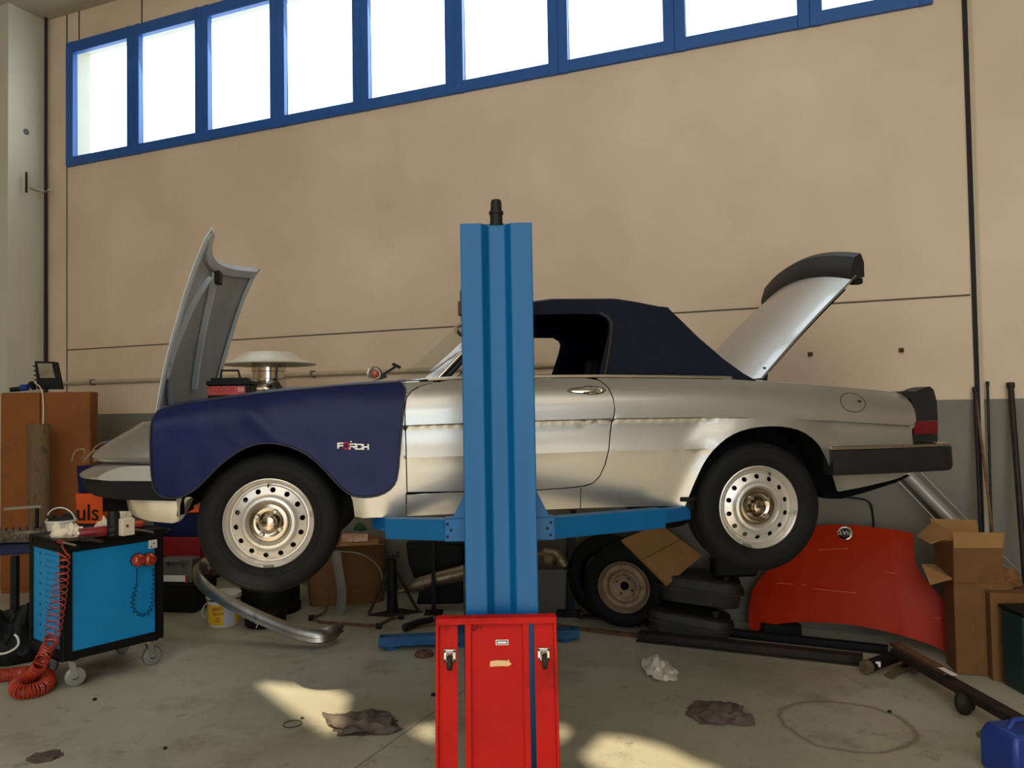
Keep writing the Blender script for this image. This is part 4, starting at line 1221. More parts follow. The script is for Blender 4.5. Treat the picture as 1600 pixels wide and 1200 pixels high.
obj('disc', MB().lathe([(0, .0), (.062, 0), (.064, .012), (.054, .026), (.03, .03), (0, .03)], (0, 0, 0), (0, 0, 1), 28), M['rust'], pk)
obj('centre_hole', MB().cyl((0, 0, .028), (0, 0, .033), .012, seg=14), M['black_metal'], pk)

# ------------------------------------------------------------------ red creeper board leaning on the column
ZT = P(775, 960, YP - .035).z; YT = YP - .035
slope = .16
def cr(px, z, o=0.0):
    """point on the board: px gives the lateral place at the top line, z the height, o how far towards the camera"""
    x = P(px, 963, YT).x
    y = YT - (ZT - z) * slope
    return Vector((x, y - o, z - o * slope))
creep = thing('mechanic_creeper', 'red steel creeper board standing upright against the blue lift column', 'creeper', (P(775, 963, YT).x, YT - ZT * slope, 0))
def board(pxa, pxb, z0, z1, o0, o1):
    mb = MB(); pts = [cr(px, z, o) for px in (pxa, pxb) for o in (o0, o1) for z in (z0, z1)]
    return mb.add(pts, [(0, 1, 3, 2), (4, 6, 7, 5), (0, 4, 5, 1), (2, 3, 7, 6), (0, 2, 6, 4), (1, 5, 7, 3)])
ZB = .01
obj('top_rail', board(682, 868.5, ZT - .022, ZT, -.002, .03), M['red_paint'], creep, world=True, bevel=.002, smooth=0)
obj('centre_panel', board(735, 817, ZB, ZT - .022, .002, .006), M['red_paint'], creep, world=True, smooth=0)
for a, b in ((727, 736.5), (816, 825.5)):
    obj('centre_rail', board(a, b, ZB, ZT - .022, 0, .026), M['red_paint'], creep, world=True, bevel=.002, smooth=0)
for a, b, c, d in ((682, 686.5, 686.5, 715), (864, 868.5, 834, 864)):
    obj('side_rail', board(a, b, ZB, ZT - .022, 0, .028), M['red_paint'], creep, world=True, bevel=.002, smooth=0)
    obj('side_panel', board(c, d, ZB, ZT - .022, .002, .006), M['red_paint'], creep, world=True, smooth=0)
obj('bottom_rail', board(682, 868.5, 0.002, .03, 0, .03), M['red_paint'], creep, world=True, bevel=.002, smooth=0)
for px in (703, 848):
    for zz in (P(703, 1024, YT - .03).z, .12):
        c = cr(px, zz, .008)
        pl = obj('caster', MB().box(c, (.046, .006, .046)), M['steel'], creep, world=True, bevel=.003)
        w = c + Vector((.002, -.035, -.014))
        obj('fork', MB().box(c + Vector((0, -.016, .002)), (.024, .03, .026)), M['steel'], pl, world=True, bevel=.006)
        obj('caster_wheel', MB().lathe([(0, -.009), (.024, -.009), (.027, -.005), (.027, .005), (.024, .009), (0, .009)], w, (1, 0, 0), 24), M['iron'], pl, world=True)
        for sx in (-1, 1):
            for sz in (-1, 1):
                qq = c + Vector((sx * .017, -.004, sz * .017))
                obj('caster_bolt', MB().cyl(qq, qq + Vector((0, -.006, 0)), .004, seg=6), M['iron'], pl, world=True)
stk = cr(784, P(784, 1007, YT - .05).z, .007)
sk = obj('sticker', MB().box(stk, (.046, .001, .019)), M['white'], creep, world=True)
obj('sticker_frame', MB().box(stk + Vector((0, -.0006, 0)), (.040, .001, .013)), M['dark_blue'], sk, world=True)
obj('sticker_face', MB().box(stk + Vector((0, -.0012, 0)), (.034, .001, .007)), M['white'], sk, world=True)
tp = cr(781, P(781, 1040, YT - .06).z, .0075)
pol = [(-.038, -.011), (-.036, .009), (-.01, .012), (.026, .010), (.030, .015), (.033, .004), (.040, .0), (.036, -.006), (.028, -.010), (.0, -.009)]
M['tape'] = mat('masking_tape', S(216, 176, 122), .8, var=.06)
obj('masking_tape', MB().prism([tp + Vector((x, 0, z)) for x, z in pol], (0, -.001, 0)), M['tape'], creep, world=True, smooth=0)
sc_ = cr(742, P(742, 985, YT - .05).z, .0075)
mb = MB()
for k, pts in enumerate([[(-.012, .01), (-.002, .002), (-.008, -.006), (.0, -.012)], [(-.006, -.012), (.002, .0), (.008, .008), (.002, .014)], [(.006, -.004), (.014, .004), (.02, -.002), (.026, .002)], [(-.014, -.004), (-.004, -.008), (.010, -.006)]]):
    mb.tube([sc_ + Vector((x, 0, z)) for x, z in pts], .0012, 5)
obj('pen_scribble', mb, M['black_metal'], creep, world=True)
# ------------------------------------------------------------------ tool cart at the left
CA = Vector((-2.62, 4.48, 0)); cR = Vector((.62, .785, 0)).normalized(); cL = Vector((-.785, .62, 0)).normalized()
CLEN, CDEP, CZ0, CZ1 = .60, .50, .17, .845
cart = thing('tool_cart', 'black framed workshop tool cart with bright blue side panel on clear castors', 'tool cart', CA + cR * .3 + cL * .25, math.atan2(cR.y, cR.x))
def ct(r, l, z): return CA + cR * r + cL * l + Vector((0, 0, z))
def cbox(mb, r0, r1, l0, l1, z0, z1):
    return mb.add([ct(r, l, z) for r in (r0, r1) for l in (l0, l1) for z in (z0, z1)], [(0, 1, 3, 2), (4, 6, 7, 5), (0, 4, 5, 1), (2, 3, 7, 6), (0, 2, 6, 4), (1, 5, 7, 3)])
fr = MB(); t = .045
for r0, r1 in ((0, t), (CLEN - t, CLEN)):
    for l0, l1 in ((0, t), (CDEP - t, CDEP)): cbox(fr, r0, r1, l0, l1, CZ0, CZ1)
cbox(fr, t, CLEN - t, 0, CDEP, CZ0, CZ0 + .05); cbox(fr, t, CLEN - t, 0, .03, CZ1 - .05, CZ1); cbox(fr, t, CLEN - t, CDEP - .03, CDEP, CZ1 - .05, CZ1)
cbox(fr, 0, .03, t, CDEP - t, CZ1 - .05, CZ1); cbox(fr, 0, .03, t, CDEP - t, CZ0, CZ0 + .06)
obj('frame', fr, M['cart_black'], cart, world=True, bevel=.006, smooth=0)
obj('side_panel', cbox(MB(), t, CLEN - t - .01, .008, .02, CZ0 + .05, CZ1 - .05), M['cart_blue'], cart, world=True, smooth=0)
obj('back_panel', cbox(MB(), t, CLEN - t, CDEP - .02, CDEP - .008, CZ0 + .05, CZ1 - .05), M['cart_blue'], cart, world=True, smooth=0)
obj('right_panel', cbox(MB(), CLEN - .02, CLEN - .008, t, CDEP - t, CZ0 + .05, CZ1 - .05), M['cart_blue'], cart, world=True, smooth=0)
# perforated end panel, real square holes
holes = []
PL0, PL1, PZ0, PZ1 = t, CDEP - t, CZ0 + .06, CZ1 - .05
for i in range(8):
    for j in range(15):
        l_ = .075 + i * .028; z_ = PZ0 + .03 + j * (PZ1 - PZ0 - .06) / 14
        if l_ < .30: holes.append([(l_ - .004, z_ - .004), (l_ + .004, z_ - .004), (l_ + .004, z_ + .004), (l_ - .004, z_ + .004)])
for j in range(9):
    z_ = PZ0 + .04 + j * (PZ1 - PZ0 - .07) / 8
    holes.append([(.350, z_ - .008), (.356, z_ - .012), (.362, z_ - .008), (.362, z_ + .006), (.350, z_ + .006)])
mb = sheet([(PL0, PZ0), (PL1, PZ0), (PL1, PZ1), (PL0, PZ1)], lambda l_, z_: ct(.012, l_, z_), step=.5, holes=holes, grid_pts=False)
obj('perforated_panel', mb, M['cart_blue'], cart, world=True, smooth=0)
obj('inner_lining', cbox(MB(), .05, .06, t, CDEP - t, CZ0 + .05, CZ1 - .06), M['dark'], cart, world=True, smooth=0)
obj('top_tray', cbox(MB(), .0, CLEN, 0, CDEP, CZ1, CZ1 + .022), M['cart_black'], cart, world=True, bevel=.006, smooth=0)
obj('push_handle', MB().tube([ct(CLEN, .04, CZ1 - .03), ct(CLEN + .07, .04, CZ1 - .01), ct(CLEN + .07, CDEP - .04, CZ1 - .01), ct(CLEN, CDEP - .04, CZ1 - .03)], .014, 10), M['cart_black'], cart, world=True)
M['clear_wheel'] = mat('clear_grey_castor', S(132, 128, 120), .25, var=.06, coat=.3)
for r, l_, tw in ((.07, .06, .3), (CLEN - .07, .06, .1), (.07, CDEP - .06, .8), (CLEN - .07, CDEP - .06, -.4)):
    o = ct(r, l_, 0); ax = (cR * math.sin(tw) + cL * math.cos(tw)).normalized(); f = ax.cross(Vector((0, 0, 1)))
    w = obj('castor', MB().lathe([(0, -.014), (.046, -.014), (.055, -.010), (.057, 0), (.055, .010), (.046, .014), (0, .014)], o + Vector((0, 0, .058)) + f * .02, ax, 32), M['clear_wheel'], cart, world=True, smooth=30)
    obj('castor_tread', MB().lathe([(.0565, -.0095), (.0595, -.006), (.0595, .006), (.0565, .0095)], o + Vector((0, 0, .0602)) + f * .02, ax, 32), M['grey_plastic'], w, world=True)
    obj('castor_hub', MB().lathe([(0, -.018), (.016, -.018), (.018, -.014), (.018, .014), (.016, .018), (0, .018)], o + Vector((0, 0, .058)) + f * .02, ax, 20), M['iron'], w, world=True)
    fk = MB()
    for sg in (-1, 1): fk.bar(o + ax * sg * .021 + Vector((0, 0, .150)), o + ax * sg * .021 + f * .02 + Vector((0, 0, .055)), .034, .004, up=ax)
    fk.box(o + Vector((0, 0, .153)), (.06, .06, .008)).cyl(o + ax * -.026 + f * .02 + Vector((0, 0, .058)), o + ax * .026 + f * .02 + Vector((0, 0, .058)), .009, seg=12)
    fk.cyl(o + Vector((0, 0, .145)), o + Vector((0, 0, CZ0)), .022, seg=14)
    obj('castor_fork', fk, M['steel'], w, world=True, smooth=30)
def on_cart_px(px, py, z=None):
    """point above the cart top plane seen at the pixel"""
    return PF(px, py, CZ1 + .022 if z is None else z)
def side_px(px, py, o=.004):
    """point on the blue side face of the cart"""
    d = ray(px, py); o0 = Vector((0, 0, CAMH)); tt = (ct(0, -o, 0) - o0).dot(cL) / d.dot(cL); return o0 + d * tt
# socket label, amber lamps, coiled lead
q = side_px(238, 850)
sw = thing('wall_socket', 'small white square socket fixed near the top right of the blue cart side', 'socket', q)
obj('plate', MB().add([q + cR * a + Vector((0, 0, b)) - cL * c for a in (-.027, .027) for b in (-.026, .026) for c in (0, .012)], [(0, 1, 3, 2), (4, 6, 7, 5), (0, 4, 5, 1), (2, 3, 7, 6), (0, 2, 6, 4), (1, 5, 7, 3)]), M['white_plastic'], sw, world=True, bevel=.003)
for a, b in ((.004, .004), (-.014, -.014)):
    c = q + cR * a + Vector((0, 0, b)) - cL * .012
    obj('hole', MB().cyl(c, c - cL * .002, .0045, seg=10), M['black_metal'], sw, world=True)
lamp = thing('trailer_lamps', 'pair of round amber lamps hanging on the blue side of the tool cart', 'lamp', side_px(225, 874))
for (px, py, r_) in ((215, 875, .040), (233, 874, .041)):
    c = side_px(px, py, .012)
    l1 = obj('amber_lens', MB().lathe([(r_, 0), (r_, .018), (r_ * .85, .032), (r_ * .5, .042), (0, .045)], c, -cL, 32), M['amber'], lamp, world=True)
    obj('lens_ring', MB().lathe([(r_ * .5, .043), (r_ * .44, .047), (r_ * .36, .043)], c, -cL, 24), M['red_plastic'], l1, world=True)
    obj('lamp_base', MB().cyl(c + cL * .008, c - cL * .004, r_ * 1.05, seg=28), M['black_plastic'], lamp, world=True)
pts = []
keyp = [(214, 888), (214, 900), (213, 915), (209, 930), (206, 945), (211, 956), (220, 962), (229, 960), (236, 951), (240, 938), (239, 925), (241, 912), (241, 900), (240, 888)]
kk = smooth_poly([Vector((a, b)) for a, b in keyp], 2, False)
tot = 0; last = kk[0]; pth = []
for a in range(len(kk) - 1):
    for s_ in range(6):
        f = s_ / 6; p = kk[a].lerp(kk[a + 1], f); tn = (kk[a + 1] - kk[a]).normalized(); nn = Vector((-tn.y, tn.x))
        tot += (p - last).length; last = p
        amp = 0 if (p.x < 218 and p.y < 915) else 2.8
        ph = tot * .85
        w = side_px(p.x + nn.x * amp * math.sin(ph), p.y + nn.y * amp * math.sin(ph), .008 + .008 * math.cos(ph))
        pth.append(w)
obj('coiled_lead', MB().tube(pth, .0022, 6), M['cart_black'], lamp, world=True)
for (px, py) in ((199, 926), (187, 977), (186, 978)):
    pass
# things on the cart top
TZ = CZ1 + .022
def cart_spot(px, py): return PF(px, py, TZ)
c = cart_spot(112, 842)
single('parts_dish', MB().lathe([(0, .0), (.13, 0), (.155, .022), (.160, .022), (.135, -.0), (.132, .004), (0, .004)][:4] + [(.152, .020), (.128, .005), (0, .005)], c + Vector((0, 0.05, .001)), (0, 0, 1), 40), M['grey_cloth'], 'shallow round dish full of small parts under the cream rag', 'dish')
c = cart_spot(101, 843) + Vector((0, .04, .012))
single('crumpled_rag', crumple(c, (.085, .07, .06), 3, .3), M['cream'], 'crumpled cream rag on the corner of the tool cart', 'rag', smooth=70)
c = cart_spot(128, 846) + Vector((0, .12, 0))
can = thing('spray_can', 'red spray can lying on its side on the tool cart', 'can', c + Vector((0, 0, .034)), .1)
obj('can_body', MB().lathe([(0, -.075), (.026, -.075), (.031, -.068), (.031, .06), (.024, .075), (.012, .08), (0, .08)], (0, 0, 0), (1, .3, .06), 28), M['red_plastic'], can)
obj('can_cap', MB().lathe([(0, .08), (.02, .08), (.022, .084), (.022, .115), (.016, .12), (0, .12)], (0, 0, 0), (1, .3, .06), 24), M['black_plastic'], can)
obj('can_base', MB().lathe([(.029, -.078), (.032, -.076), (.032, -.07)], (0, 0, 0), (1, .3, .06), 24), M['steel'], can)
c = cart_spot(172, 838) + cR * .02
bo = thing('black_bottle', 'tall black plastic bottle standing on the tool cart edge', 'bottle', c)
obj('bottle_body', MB().lathe([(0, 0), (.033, 0), (.036, .004), (.036, .12), (.033, .14), (.020, .165), (.017, .172), (0, .172)], (0, 0, .001), (0, 0, 1), 32), M['black_plastic'], bo)
obj('bottle_cap', MB().lathe([(0, .171), (.015, .171), (.015, .186), (.010, .192), (0, .192)], (0, 0, .001), (0, 0, 1), 20), M['white_plastic'], bo)
c = cart_spot(178, 826) + Vector((0, .02, 0))
for nm, lab, px, py, sz, sd_, up in (('work_glove', 'pale grey work glove heaped behind the black bottle', 152, 832, (.075, .045, .06), 5, 0), ('work_glove', 'cream work glove lying behind the upright wood block', 174, 822, (.06, .04, .09), 9, 0)):
    c = cart_spot(px, py) + Vector((0, .12, 0))
    single(nm, crumple(c, sz, sd_, .3), M['cream'], lab, 'glove', smooth=70)
c = cart_spot(192, 838) + cR * .03
wb_ = thing('wooden_block', 'stained upright wood block standing next to the black bottle', 'block', c, math.atan2(cR.y, cR.x))
obj('block', MB().box((0, .02, .052), (.075, .06, .10)), M['cream'], wb_, bevel=.004)
obj('knot', MB().lathe([(0, .002), (.01, .0)], (-.008, -.01, .06), (0, -1, 0), 14), M['rust'], wb_)
for i, (px0, py0, px1, py1, r_, mt, lab, cat) in enumerate([
        (92, 846, 118, 852, .006, 'steel', 'slim steel ratchet on the cart corner near the hanging hose', 'ratchet'),
        (128, 842, 160, 846, .009, 'iron', 'dark metal rod tool lying below the red spray can', 'tool'),
        (205, 826, 240, 832, .006, 'chrome_dull', 'bright spanner lying right of the wooden block', 'spanner'),
        (212, 822, 250, 822, .008, 'black_metal', 'black screwdriver at the right end of the cart top', 'screwdriver')]):
    a = PF(px0, py0, TZ + .012); b_ = PF(px1, py1, TZ + .012)
    tl = thing('hand_tool', lab, cat, a)
    d_ = (b_ - a).normalized()
    obj('shaft', MB().tube([a, b_], r_, 8), M[mt], tl, world=True)
    obj('grip', MB().tube([a - d_ * .01, a + d_ * .055], r_ * 1.7, 10), M['red_plastic' if i != 1 else 'black_plastic'], tl, world=True)
tub = PF(210, 824, TZ)
single('screw_dish', MB().lathe([(0, .03), (.03, .03), (.034, 0), (0, 0)], tub + Vector((0, .06, 0)), (0, 0, 1), 24), M['orange_plastic'], 'small orange plastic dish on the cart beside the spanner', 'dish')
a = PF(228, 826, TZ + .02)
pk_ = thing('pliers', 'red handled pliers hanging over the cart corner above the hose', 'pliers', cart_spot(98, 848))
pa_ = P(96, 852, 4.44); pb_ = P(104, 868, 4.42); pc_ = P(90, 866, 4.42); pd_ = P(97, 862, 4.43); pe_ = P(104, 852, 4.46)
obj('handle', MB().tube([P(97, 853, 4.46), P(102, 862, 4.43), P(106, 868, 4.42)], .005, 8).tube([P(90, 863, 4.42), P(96, 867, 4.41), P(104, 872, 4.40)], .005, 8), M['hose'], pk_, world=True)
obj('jaw', MB().tube([P(97, 853, 4.46), P(101, 845, 4.5)], .006, 8), M['steel'], pk_, world=True)

# coiled air hose hanging down the perforated end and lying on the floor
hs = thing('air_hose', 'orange coiled air hose hanging down the cart end and looped on the floor', 'hose', PF(45, 1090))
def endp(px, py, o=.03):
    d = ray(px, py); o0 = Vector((0, 0, CAMH)); tt = (ct(-o, 0, 0) - o0).dot(cR) / d.dot(cR); return o0 + d * tt
def helix(path, radii, pitch, r, steps=14):
    """coil of wire radius r around a path"""
    pts = [Vector(p) for p in path]; seg = [(pts[i + 1] - pts[i]).length for i in range(len(pts) - 1)]; out = []; ph = 0
    prev = None
    for i in range(len(pts) - 1):
        n = max(2, int(seg[i] / pitch * steps)); tn = (pts[i + 1] - pts[i]).normalized()
        x = prev if prev is not None else (Vector((0, 0, 1)) if abs(tn.z) < .9 else Vector((1, 0, 0))).cross(tn)
        x = (x - tn * x.dot(tn)).normalized(); prev = x; y = tn.cross(x)
        for k in range(n):
            f = k / n; R = radii[i] * (1 - f) + radii[i + 1] * f; a = ph + 2 * PI * k / steps
            out.append(pts[i].lerp(pts[i + 1], f) + (x * math.cos(a) + y * math.sin(a)) * R)
        ph += 2 * PI * n / steps
    return out
def smooth3(pts, it=2):
    for _ in range(it):
        o_ = [pts[0]]
        for i in range(len(pts) - 1): o_ += [pts[i].lerp(pts[i + 1], .25), pts[i].lerp(pts[i + 1], .75)]
        pts = o_ + [pts[-1]]
    return pts
hang = [endp(101, 868, .045), endp(97, 900, .045), endp(92, 930, .045), endp(86, 965, .045), endp(81, 1000, .045)]
hp_ = helix(hang, [.026, .034, .040, .044, .040], .040, .003)
obj('hanging_coil', MB().tube(hp_, .0032, 6), M['hose'], hs, world=True)
low = [endp(81, 1000, .045), P(72, 1018, 4.5), P(62, 1040, 4.42), PF(50, 1068) + Vector((0, 0, .05))]
obj('middle_coil', MB().tube(helix(smooth3(low), [.036] * 30, .017, .0035), .0042, 6), M['hose'], hs, world=True)
loop = [PF(56, 1068) + Vector((0, 0, .055)), PF(36, 1075) + Vector((0, 0, .045)), PF(22, 1084) + Vector((0, 0, .042)), PF(30, 1094) + Vector((0, 0, .042)), PF(50, 1092) + Vector((0, 0, .042)), PF(72, 1084) + Vector((0, 0, .042)), PF(78, 1072) + Vector((0, 0, .044)), PF(66, 1064) + Vector((0, 0, .05)), PF(50, 1066) + Vector((0, 0, .06)), PF(30, 1064) + Vector((0, 0, .045)), PF(5, 1066) + Vector((0, 0, .042)), PF(-40, 1068) + Vector((0, 0, .042))]
obj('floor_coil', MB().tube(helix(smooth3(loop), [.036] * 60, .0125, .0035), .0045, 6), M['hose'], hs, world=True)

# ------------------------------------------------------------------ wardrobe with flood light
Yc = 7.0
w0 = P(4, 615, Yc); w1 = P(136, 611, Yc)
wt = (w0.z + w1.z) / 2
wc = thing('cupboard', 'tall brown two-door cupboard with dark stains before the left pilaster', 'cupboard', Vector(((w0.x + w1.x) / 2, Yc + .08, 0)), .12)
WW = (w1 - w0).length
obj('carcass', MB().box((0, 0.01, wt / 2), (WW, .15, wt)), M['wood'], wc, bevel=.003)
gp = P(62, 612, Yc).x - (w0.x + w1.x) / 2
for x0, x1 in ((-WW / 2 + .004, gp - .004), (gp + .004, WW / 2 - .004)):
    d_ = obj('door', MB().box(((x0 + x1) / 2, -.075, wt / 2 + .02), (x1 - x0, .018, wt - .06)), M['wood'], wc, bevel=.002)
    obj('door_knob', MB().sphere(((x1 if x0 < 0 and x1 < .1 else x0) * .8, -.095, 1.0), .012, 12, 8), M['iron'], d_)
fl = thing('flood_light', 'black square flood light with glass front on top of the cupboard', 'flood light', P(70, 608, 7.1))
fo = P(70, 607, 7.1); 
def flp(px, py, dy=0): return P(px, py, 7.1 + dy)
back_ = [flp(54, 566, .08), flp(82, 566, .08), flp(91, 606, .02), flp(60, 606, .02)]
front_ = [flp(53.5, 564), flp(83, 565), flp(92, 608), flp(58, 608)]
obj('housing', MB().loft([[p for p in front_], [p + Vector((0, .09, 0)) for p in front_]]), M['black_metal'], fl, world=True, bevel=.006, smooth=0)
g_ = [flp(58.5, 567.5, -.004), flp(81, 568, -.004), flp(86, 590.5, -.004), flp(63, 590.5, -.004)]
M['lamp_glass'] = mat('lamp_glass', S(150, 140, 120), .12, .3, var=.25, scale=10)
obj('front_glass', MB().prism(g_, (0, -.002, 0)), M['lamp_glass'], fl, world=True, smooth=0)
for i in range(5):
    a = flp(54.2 + i * .7, 572 + i * 7.2, .01)
    obj('cooling_fin', MB().box(a + Vector((-.008, .03, 0)), (.02, .06, .012)), M['black_metal'], fl, world=True)
obj('bracket', MB().bar(flp(46, 603, .05), flp(60, 600, .05), .05, .02).bar(flp(48, 597, .03), flp(54, 608, .03), .04, .03), M['black_metal'], fl, world=True)
cb = smooth3([flp(55, 599, -.02), flp(62, 603, -.06), flp(67, 615, -.12), flp(68, 640, -.14), P(67, 662, 6.8)], 2)
obj('lead', MB().tube(cb, .005, 6), M['white_plastic'], fl, world=True)
bx = thing('grease_gun', 'small blue and black tool lying on the cupboard top left of the flood light', 'tool', P(30, 610, 7.1))
obj('body', MB().cyl(P(17, 609, 7.1), P(40, 607, 7.1), .022, seg=12), M['black_plastic'], bx, world=True)
obj('head', MB().cyl(P(33, 606, 7.09), P(44, 605, 7.09), .030, seg=12), M['blue_plastic'], bx, world=True)
# stained roll standing in front of the wardrobe
rt = P(62, 662, 6.72)
rl = MB(); rows = []
for i in range(16):
    z = rt.z * i / 15; r_ = .088 + .006 * mnoise.noise(Vector((0, 0, z * 3)))
    rows.append([Vector((rt.x + .02 * (1 - z) + r_ * math.cos(2 * PI * k / 28) * (1 + .08 * mnoise.noise(Vector((k * .4, z * 2, 1)))), 6.72 + r_ * math.sin(2 * PI * k / 28), z)) for k in range(28)])
rl.loft(rows)
M['stained'] = mat('stained_hessian', S(112, 88, 58), .9, var=.25, scale=5, dirt=S(62, 46, 32), dirt_amt=.55, dirt_scale=5, stretch=(4, 4, 1.5))
single('rolled_matting', rl, M['stained'], 'tall stained brown roll of matting standing before the brown cupboard', 'roll')

# ------------------------------------------------------------------ low bench at the far left with engine parts
BZ = .69
ben = thing('steel_bench', 'low dark bench at the left edge carrying engine parts', 'bench', P(10, 860, 5.3).xy.to_3d())
bl_ = PF(-60, 862, BZ); br_ = PF(92, 852, BZ)
obj('bench_top', MB().bar(bl_ + Vector((0, .22, -.02)), br_ + Vector((0, .22, -.02)), .5, .04, up=(0, 0, 1)) if False else MB().add([bl_, br_, br_ + Vector((.1, .5, 0)), bl_ + Vector((.1, .5, 0))] + [p - Vector((0, 0, .045)) for p in (bl_, br_, br_ + Vector((.1, .5, 0)), bl_ + Vector((.1, .5, 0)))],
    [(0, 1, 2, 3), (7, 6, 5, 4), (0, 4, 5, 1), (1, 5, 6, 2), (2, 6, 7, 3), (3, 7, 4, 0)]), M['dark_blue'], ben, world=True, smooth=0, bevel=.003)
for px, dy in ((16, .05), (84, .05), (30, .5), (-50, .05)):
    q = PF(px, 860, BZ); obj('leg', MB().box((q.x, q.y + dy, (BZ - .045) / 2), (.04, .04, BZ - .047)), M['black_metal'], ben, world=True)
obj('lower_shelf', MB().add([Vector((p.x, p.y, .2)) for p in (bl_, br_, br_ + Vector((.1, .5, 0)), bl_ + Vector((.1, .5, 0)))], [(0, 1, 2, 3)]), M['black_metal'], ben, world=True, solid=.015)
hd = thing('cylinder_head', 'greasy cylinder head with round ports lying on the low bench', 'engine part', PF(25, 856, BZ))
h0 = PF(-30, 852, BZ) + Vector((0, .08, .045)); h1 = PF(58, 849, BZ) + Vector((0, .08, .045))
M['greasy'] = mat('greasy_alloy', S(118, 106, 86), .5, .5, var=.35, scale=30, dirt=S(34, 28, 22), dirt_amt=.6, dirt_scale=22)
obj('casting', MB().bar(h0, h1, .12, .085, up=(0, 0, 1)), M['greasy'], hd, world=True, bevel=.01)
for i in range(8):
    f = (i + .5) / 8; q = h0.lerp(h1, f) + Vector((0, -.06, .005 * (i % 2)))
    obj('port', MB().lathe([(.020, 0), (.022, .008), (.015, .008), (.014, 0), (0, -.0)], q, (0, -1, 0), 18), M['greasy'], hd, world=True)
    obj('stud', MB().cyl(q + Vector((.015, .04, .04)), q + Vector((.015, .04, .065)), .006, seg=6), M['iron'], hd, world=True)
pt_ = PF(56, 853, BZ) + Vector((0, .30, 0)); ptz = BZ
pot = thing('white_bucket', 'small white bucket of dark oily parts with raised handle on the bench', 'bucket', (pt_.x, pt_.y, ptz))
obj('pail', MB().lathe([(0, 0), (.085, 0), (.098, .12), (.104, .125), (.104, .14), (.096, .14), (.085, .02), (0, .02)], (0, 0, 0), (0, 0, 1), 36), M['white_plastic'], pot)
obj('contents', MB().sphere((0, 0, .13), (.09, .085, .035)).box((-.06, -.03, .165), (.06, .03, .02)).box((.04, .02, .17), (.07, .02, .025)), M['iron'], pot)
obj('bail', MB().tube([Vector((.104 * math.cos(PI * k / 16), -.02 * math.sin(PI * k / 16), .13 + .10 * math.sin(PI * k / 16))) for k in range(17)], .005, 6), M['white_plastic'], pot)
st_ = PF(8, 846, BZ) + Vector((0, .3, 0))
sd_ = thing('test_stand', 'small steel frame with a bright top bar standing on the bench', 'stand', (st_.x, st_.y, BZ))
obj('top_bar', MB().bar((-.2, 0, .20), (.085, 0, .215), .03, .02), M['steel'], sd_)
obj('post', MB().bar((.045, 0, 0), (.045, 0, .2), .02, .02), M['black_metal'], sd_); obj('foot', MB().box((.045, 0, .006), (.1, .1, .012)), M['black_metal'], sd_)
q = PF(20, 925) 
ob = thing('cardboard_carton', 'small brown carton on the shelf under the low bench', 'box', Vector((bl_.x + .55, bl_.y + .3, .21)))
obj('carton', MB().box((0, 0, .12), (.26, .2, .22)), M['cardboard_dark'], ob, bevel=.003); obj('tape', MB().box((0, -.1005, .12), (.05, .002, .22)), M['cardboard'], ob)
# bags on the floor
q = PF(8, 1034); 
bgc = Vector((q.x, q.y + .06, 0))
bag = thing('work_bag', 'black floppy work bag with a white cord handle at the left edge', 'bag', bgc)
obj('bag_body', crumple((-.02, .0, 0), (.21, .17, .26), 12, .22), M['cart_black'], bag, smooth=70)
obj('cord', MB().tube(smooth3([Vector((-.02, -.2, .10)), Vector((.09, -.2, .09)), Vector((.16, -.17, .13)), Vector((.15, -.16, .18)), Vector((.12, -.15, .20))]), .007, 7), M['white_plastic'], bag)
c = PF(34, 1000) + Vector((.02, .35, .0))
single('cloth_bundle', crumple(Vector((c.x, c.y, 0)), (.19, .14, .34), 17, .22), M['cream'], 'cream cloth bundle behind the black work bag', 'cloth', smooth=70)

# ------------------------------------------------------------------ stacks of crates between cart and front wheel
YB = 6.25
def zb_(px, py, Y=YB): return P(px, py, Y).z
def crate(name, lab, cat, px0, px1, z0, z1, m, Y=YB, dep=.3, rot=-.15, rim=True, group=None):
    x0 = P(px0, 800, Y).x; x1 = P(px1, 800, Y).x; w = x1 - x0
    t = thing(name, lab, cat, ((x0 + x1) / 2, Y + dep / 2, z0), rot, group)
    h = z1 - z0
    body = MB().loft([[Vector((sx * w / 2 * k, sy * dep / 2 * k, z)) for sx, sy in ((-1, -1), (1, -1), (1, 1), (-1, 1))] for k, z in ((.92, 0), (1, h))])
    obj('shell', body, m, t, smooth=0, bevel=.008)
    if rim:
        obj('rim', MB().box((0, -dep / 2, h - .012), (w + .03, .02, .024)).box((0, dep / 2, h - .012), (w + .03, .02, .024)).box((-w / 2, 0, h - .012), (.02, dep, .024)).box((w / 2, 0, h - .012), (.02, dep, .024)), m, t, bevel=.004)
    return t, w, dep, h
crate('storage_crate', 'dark blue storage crate under the orange lettered box behind the tool cart', 'crate', 112, 176, 0, .71, M['dark_blue'], rim=False)
t_, w_, d_, h_ = crate('parts_box', 'bright orange box with black lettering on the blue crate behind the cart', 'box', 119, 166, .712, .96, M['orange_plastic'], rim=False)
obj('lettering', text_mb('uls', .19, (-.01, -d_ / 2 * .99 - .002, .09), (1, 0, 0), (0, 0, 1), .003), M['black_metal'], t_, smooth=0)
crate('storage_crate', 'dark blue box standing on top of the orange lettered box', 'crate', 121, 162, .962, 1.185, M['dark_blue'], rim=False)
q = P(147, 772, 6.02)
ts = thing('orange_bottle', 'small orange bottle leaning in front of the dark blue box', 'bottle', (q.x, q.y, .962))
tsb = MB().lathe([(0, 0), (.036, 0), (.036, .09), (.015, .125), (.015, .15), (0, .15)], (q.x, 6.10, .962), (0, 0, 1), 20)
obj('body', tsb, M['orange_plastic'], ts, world=True)
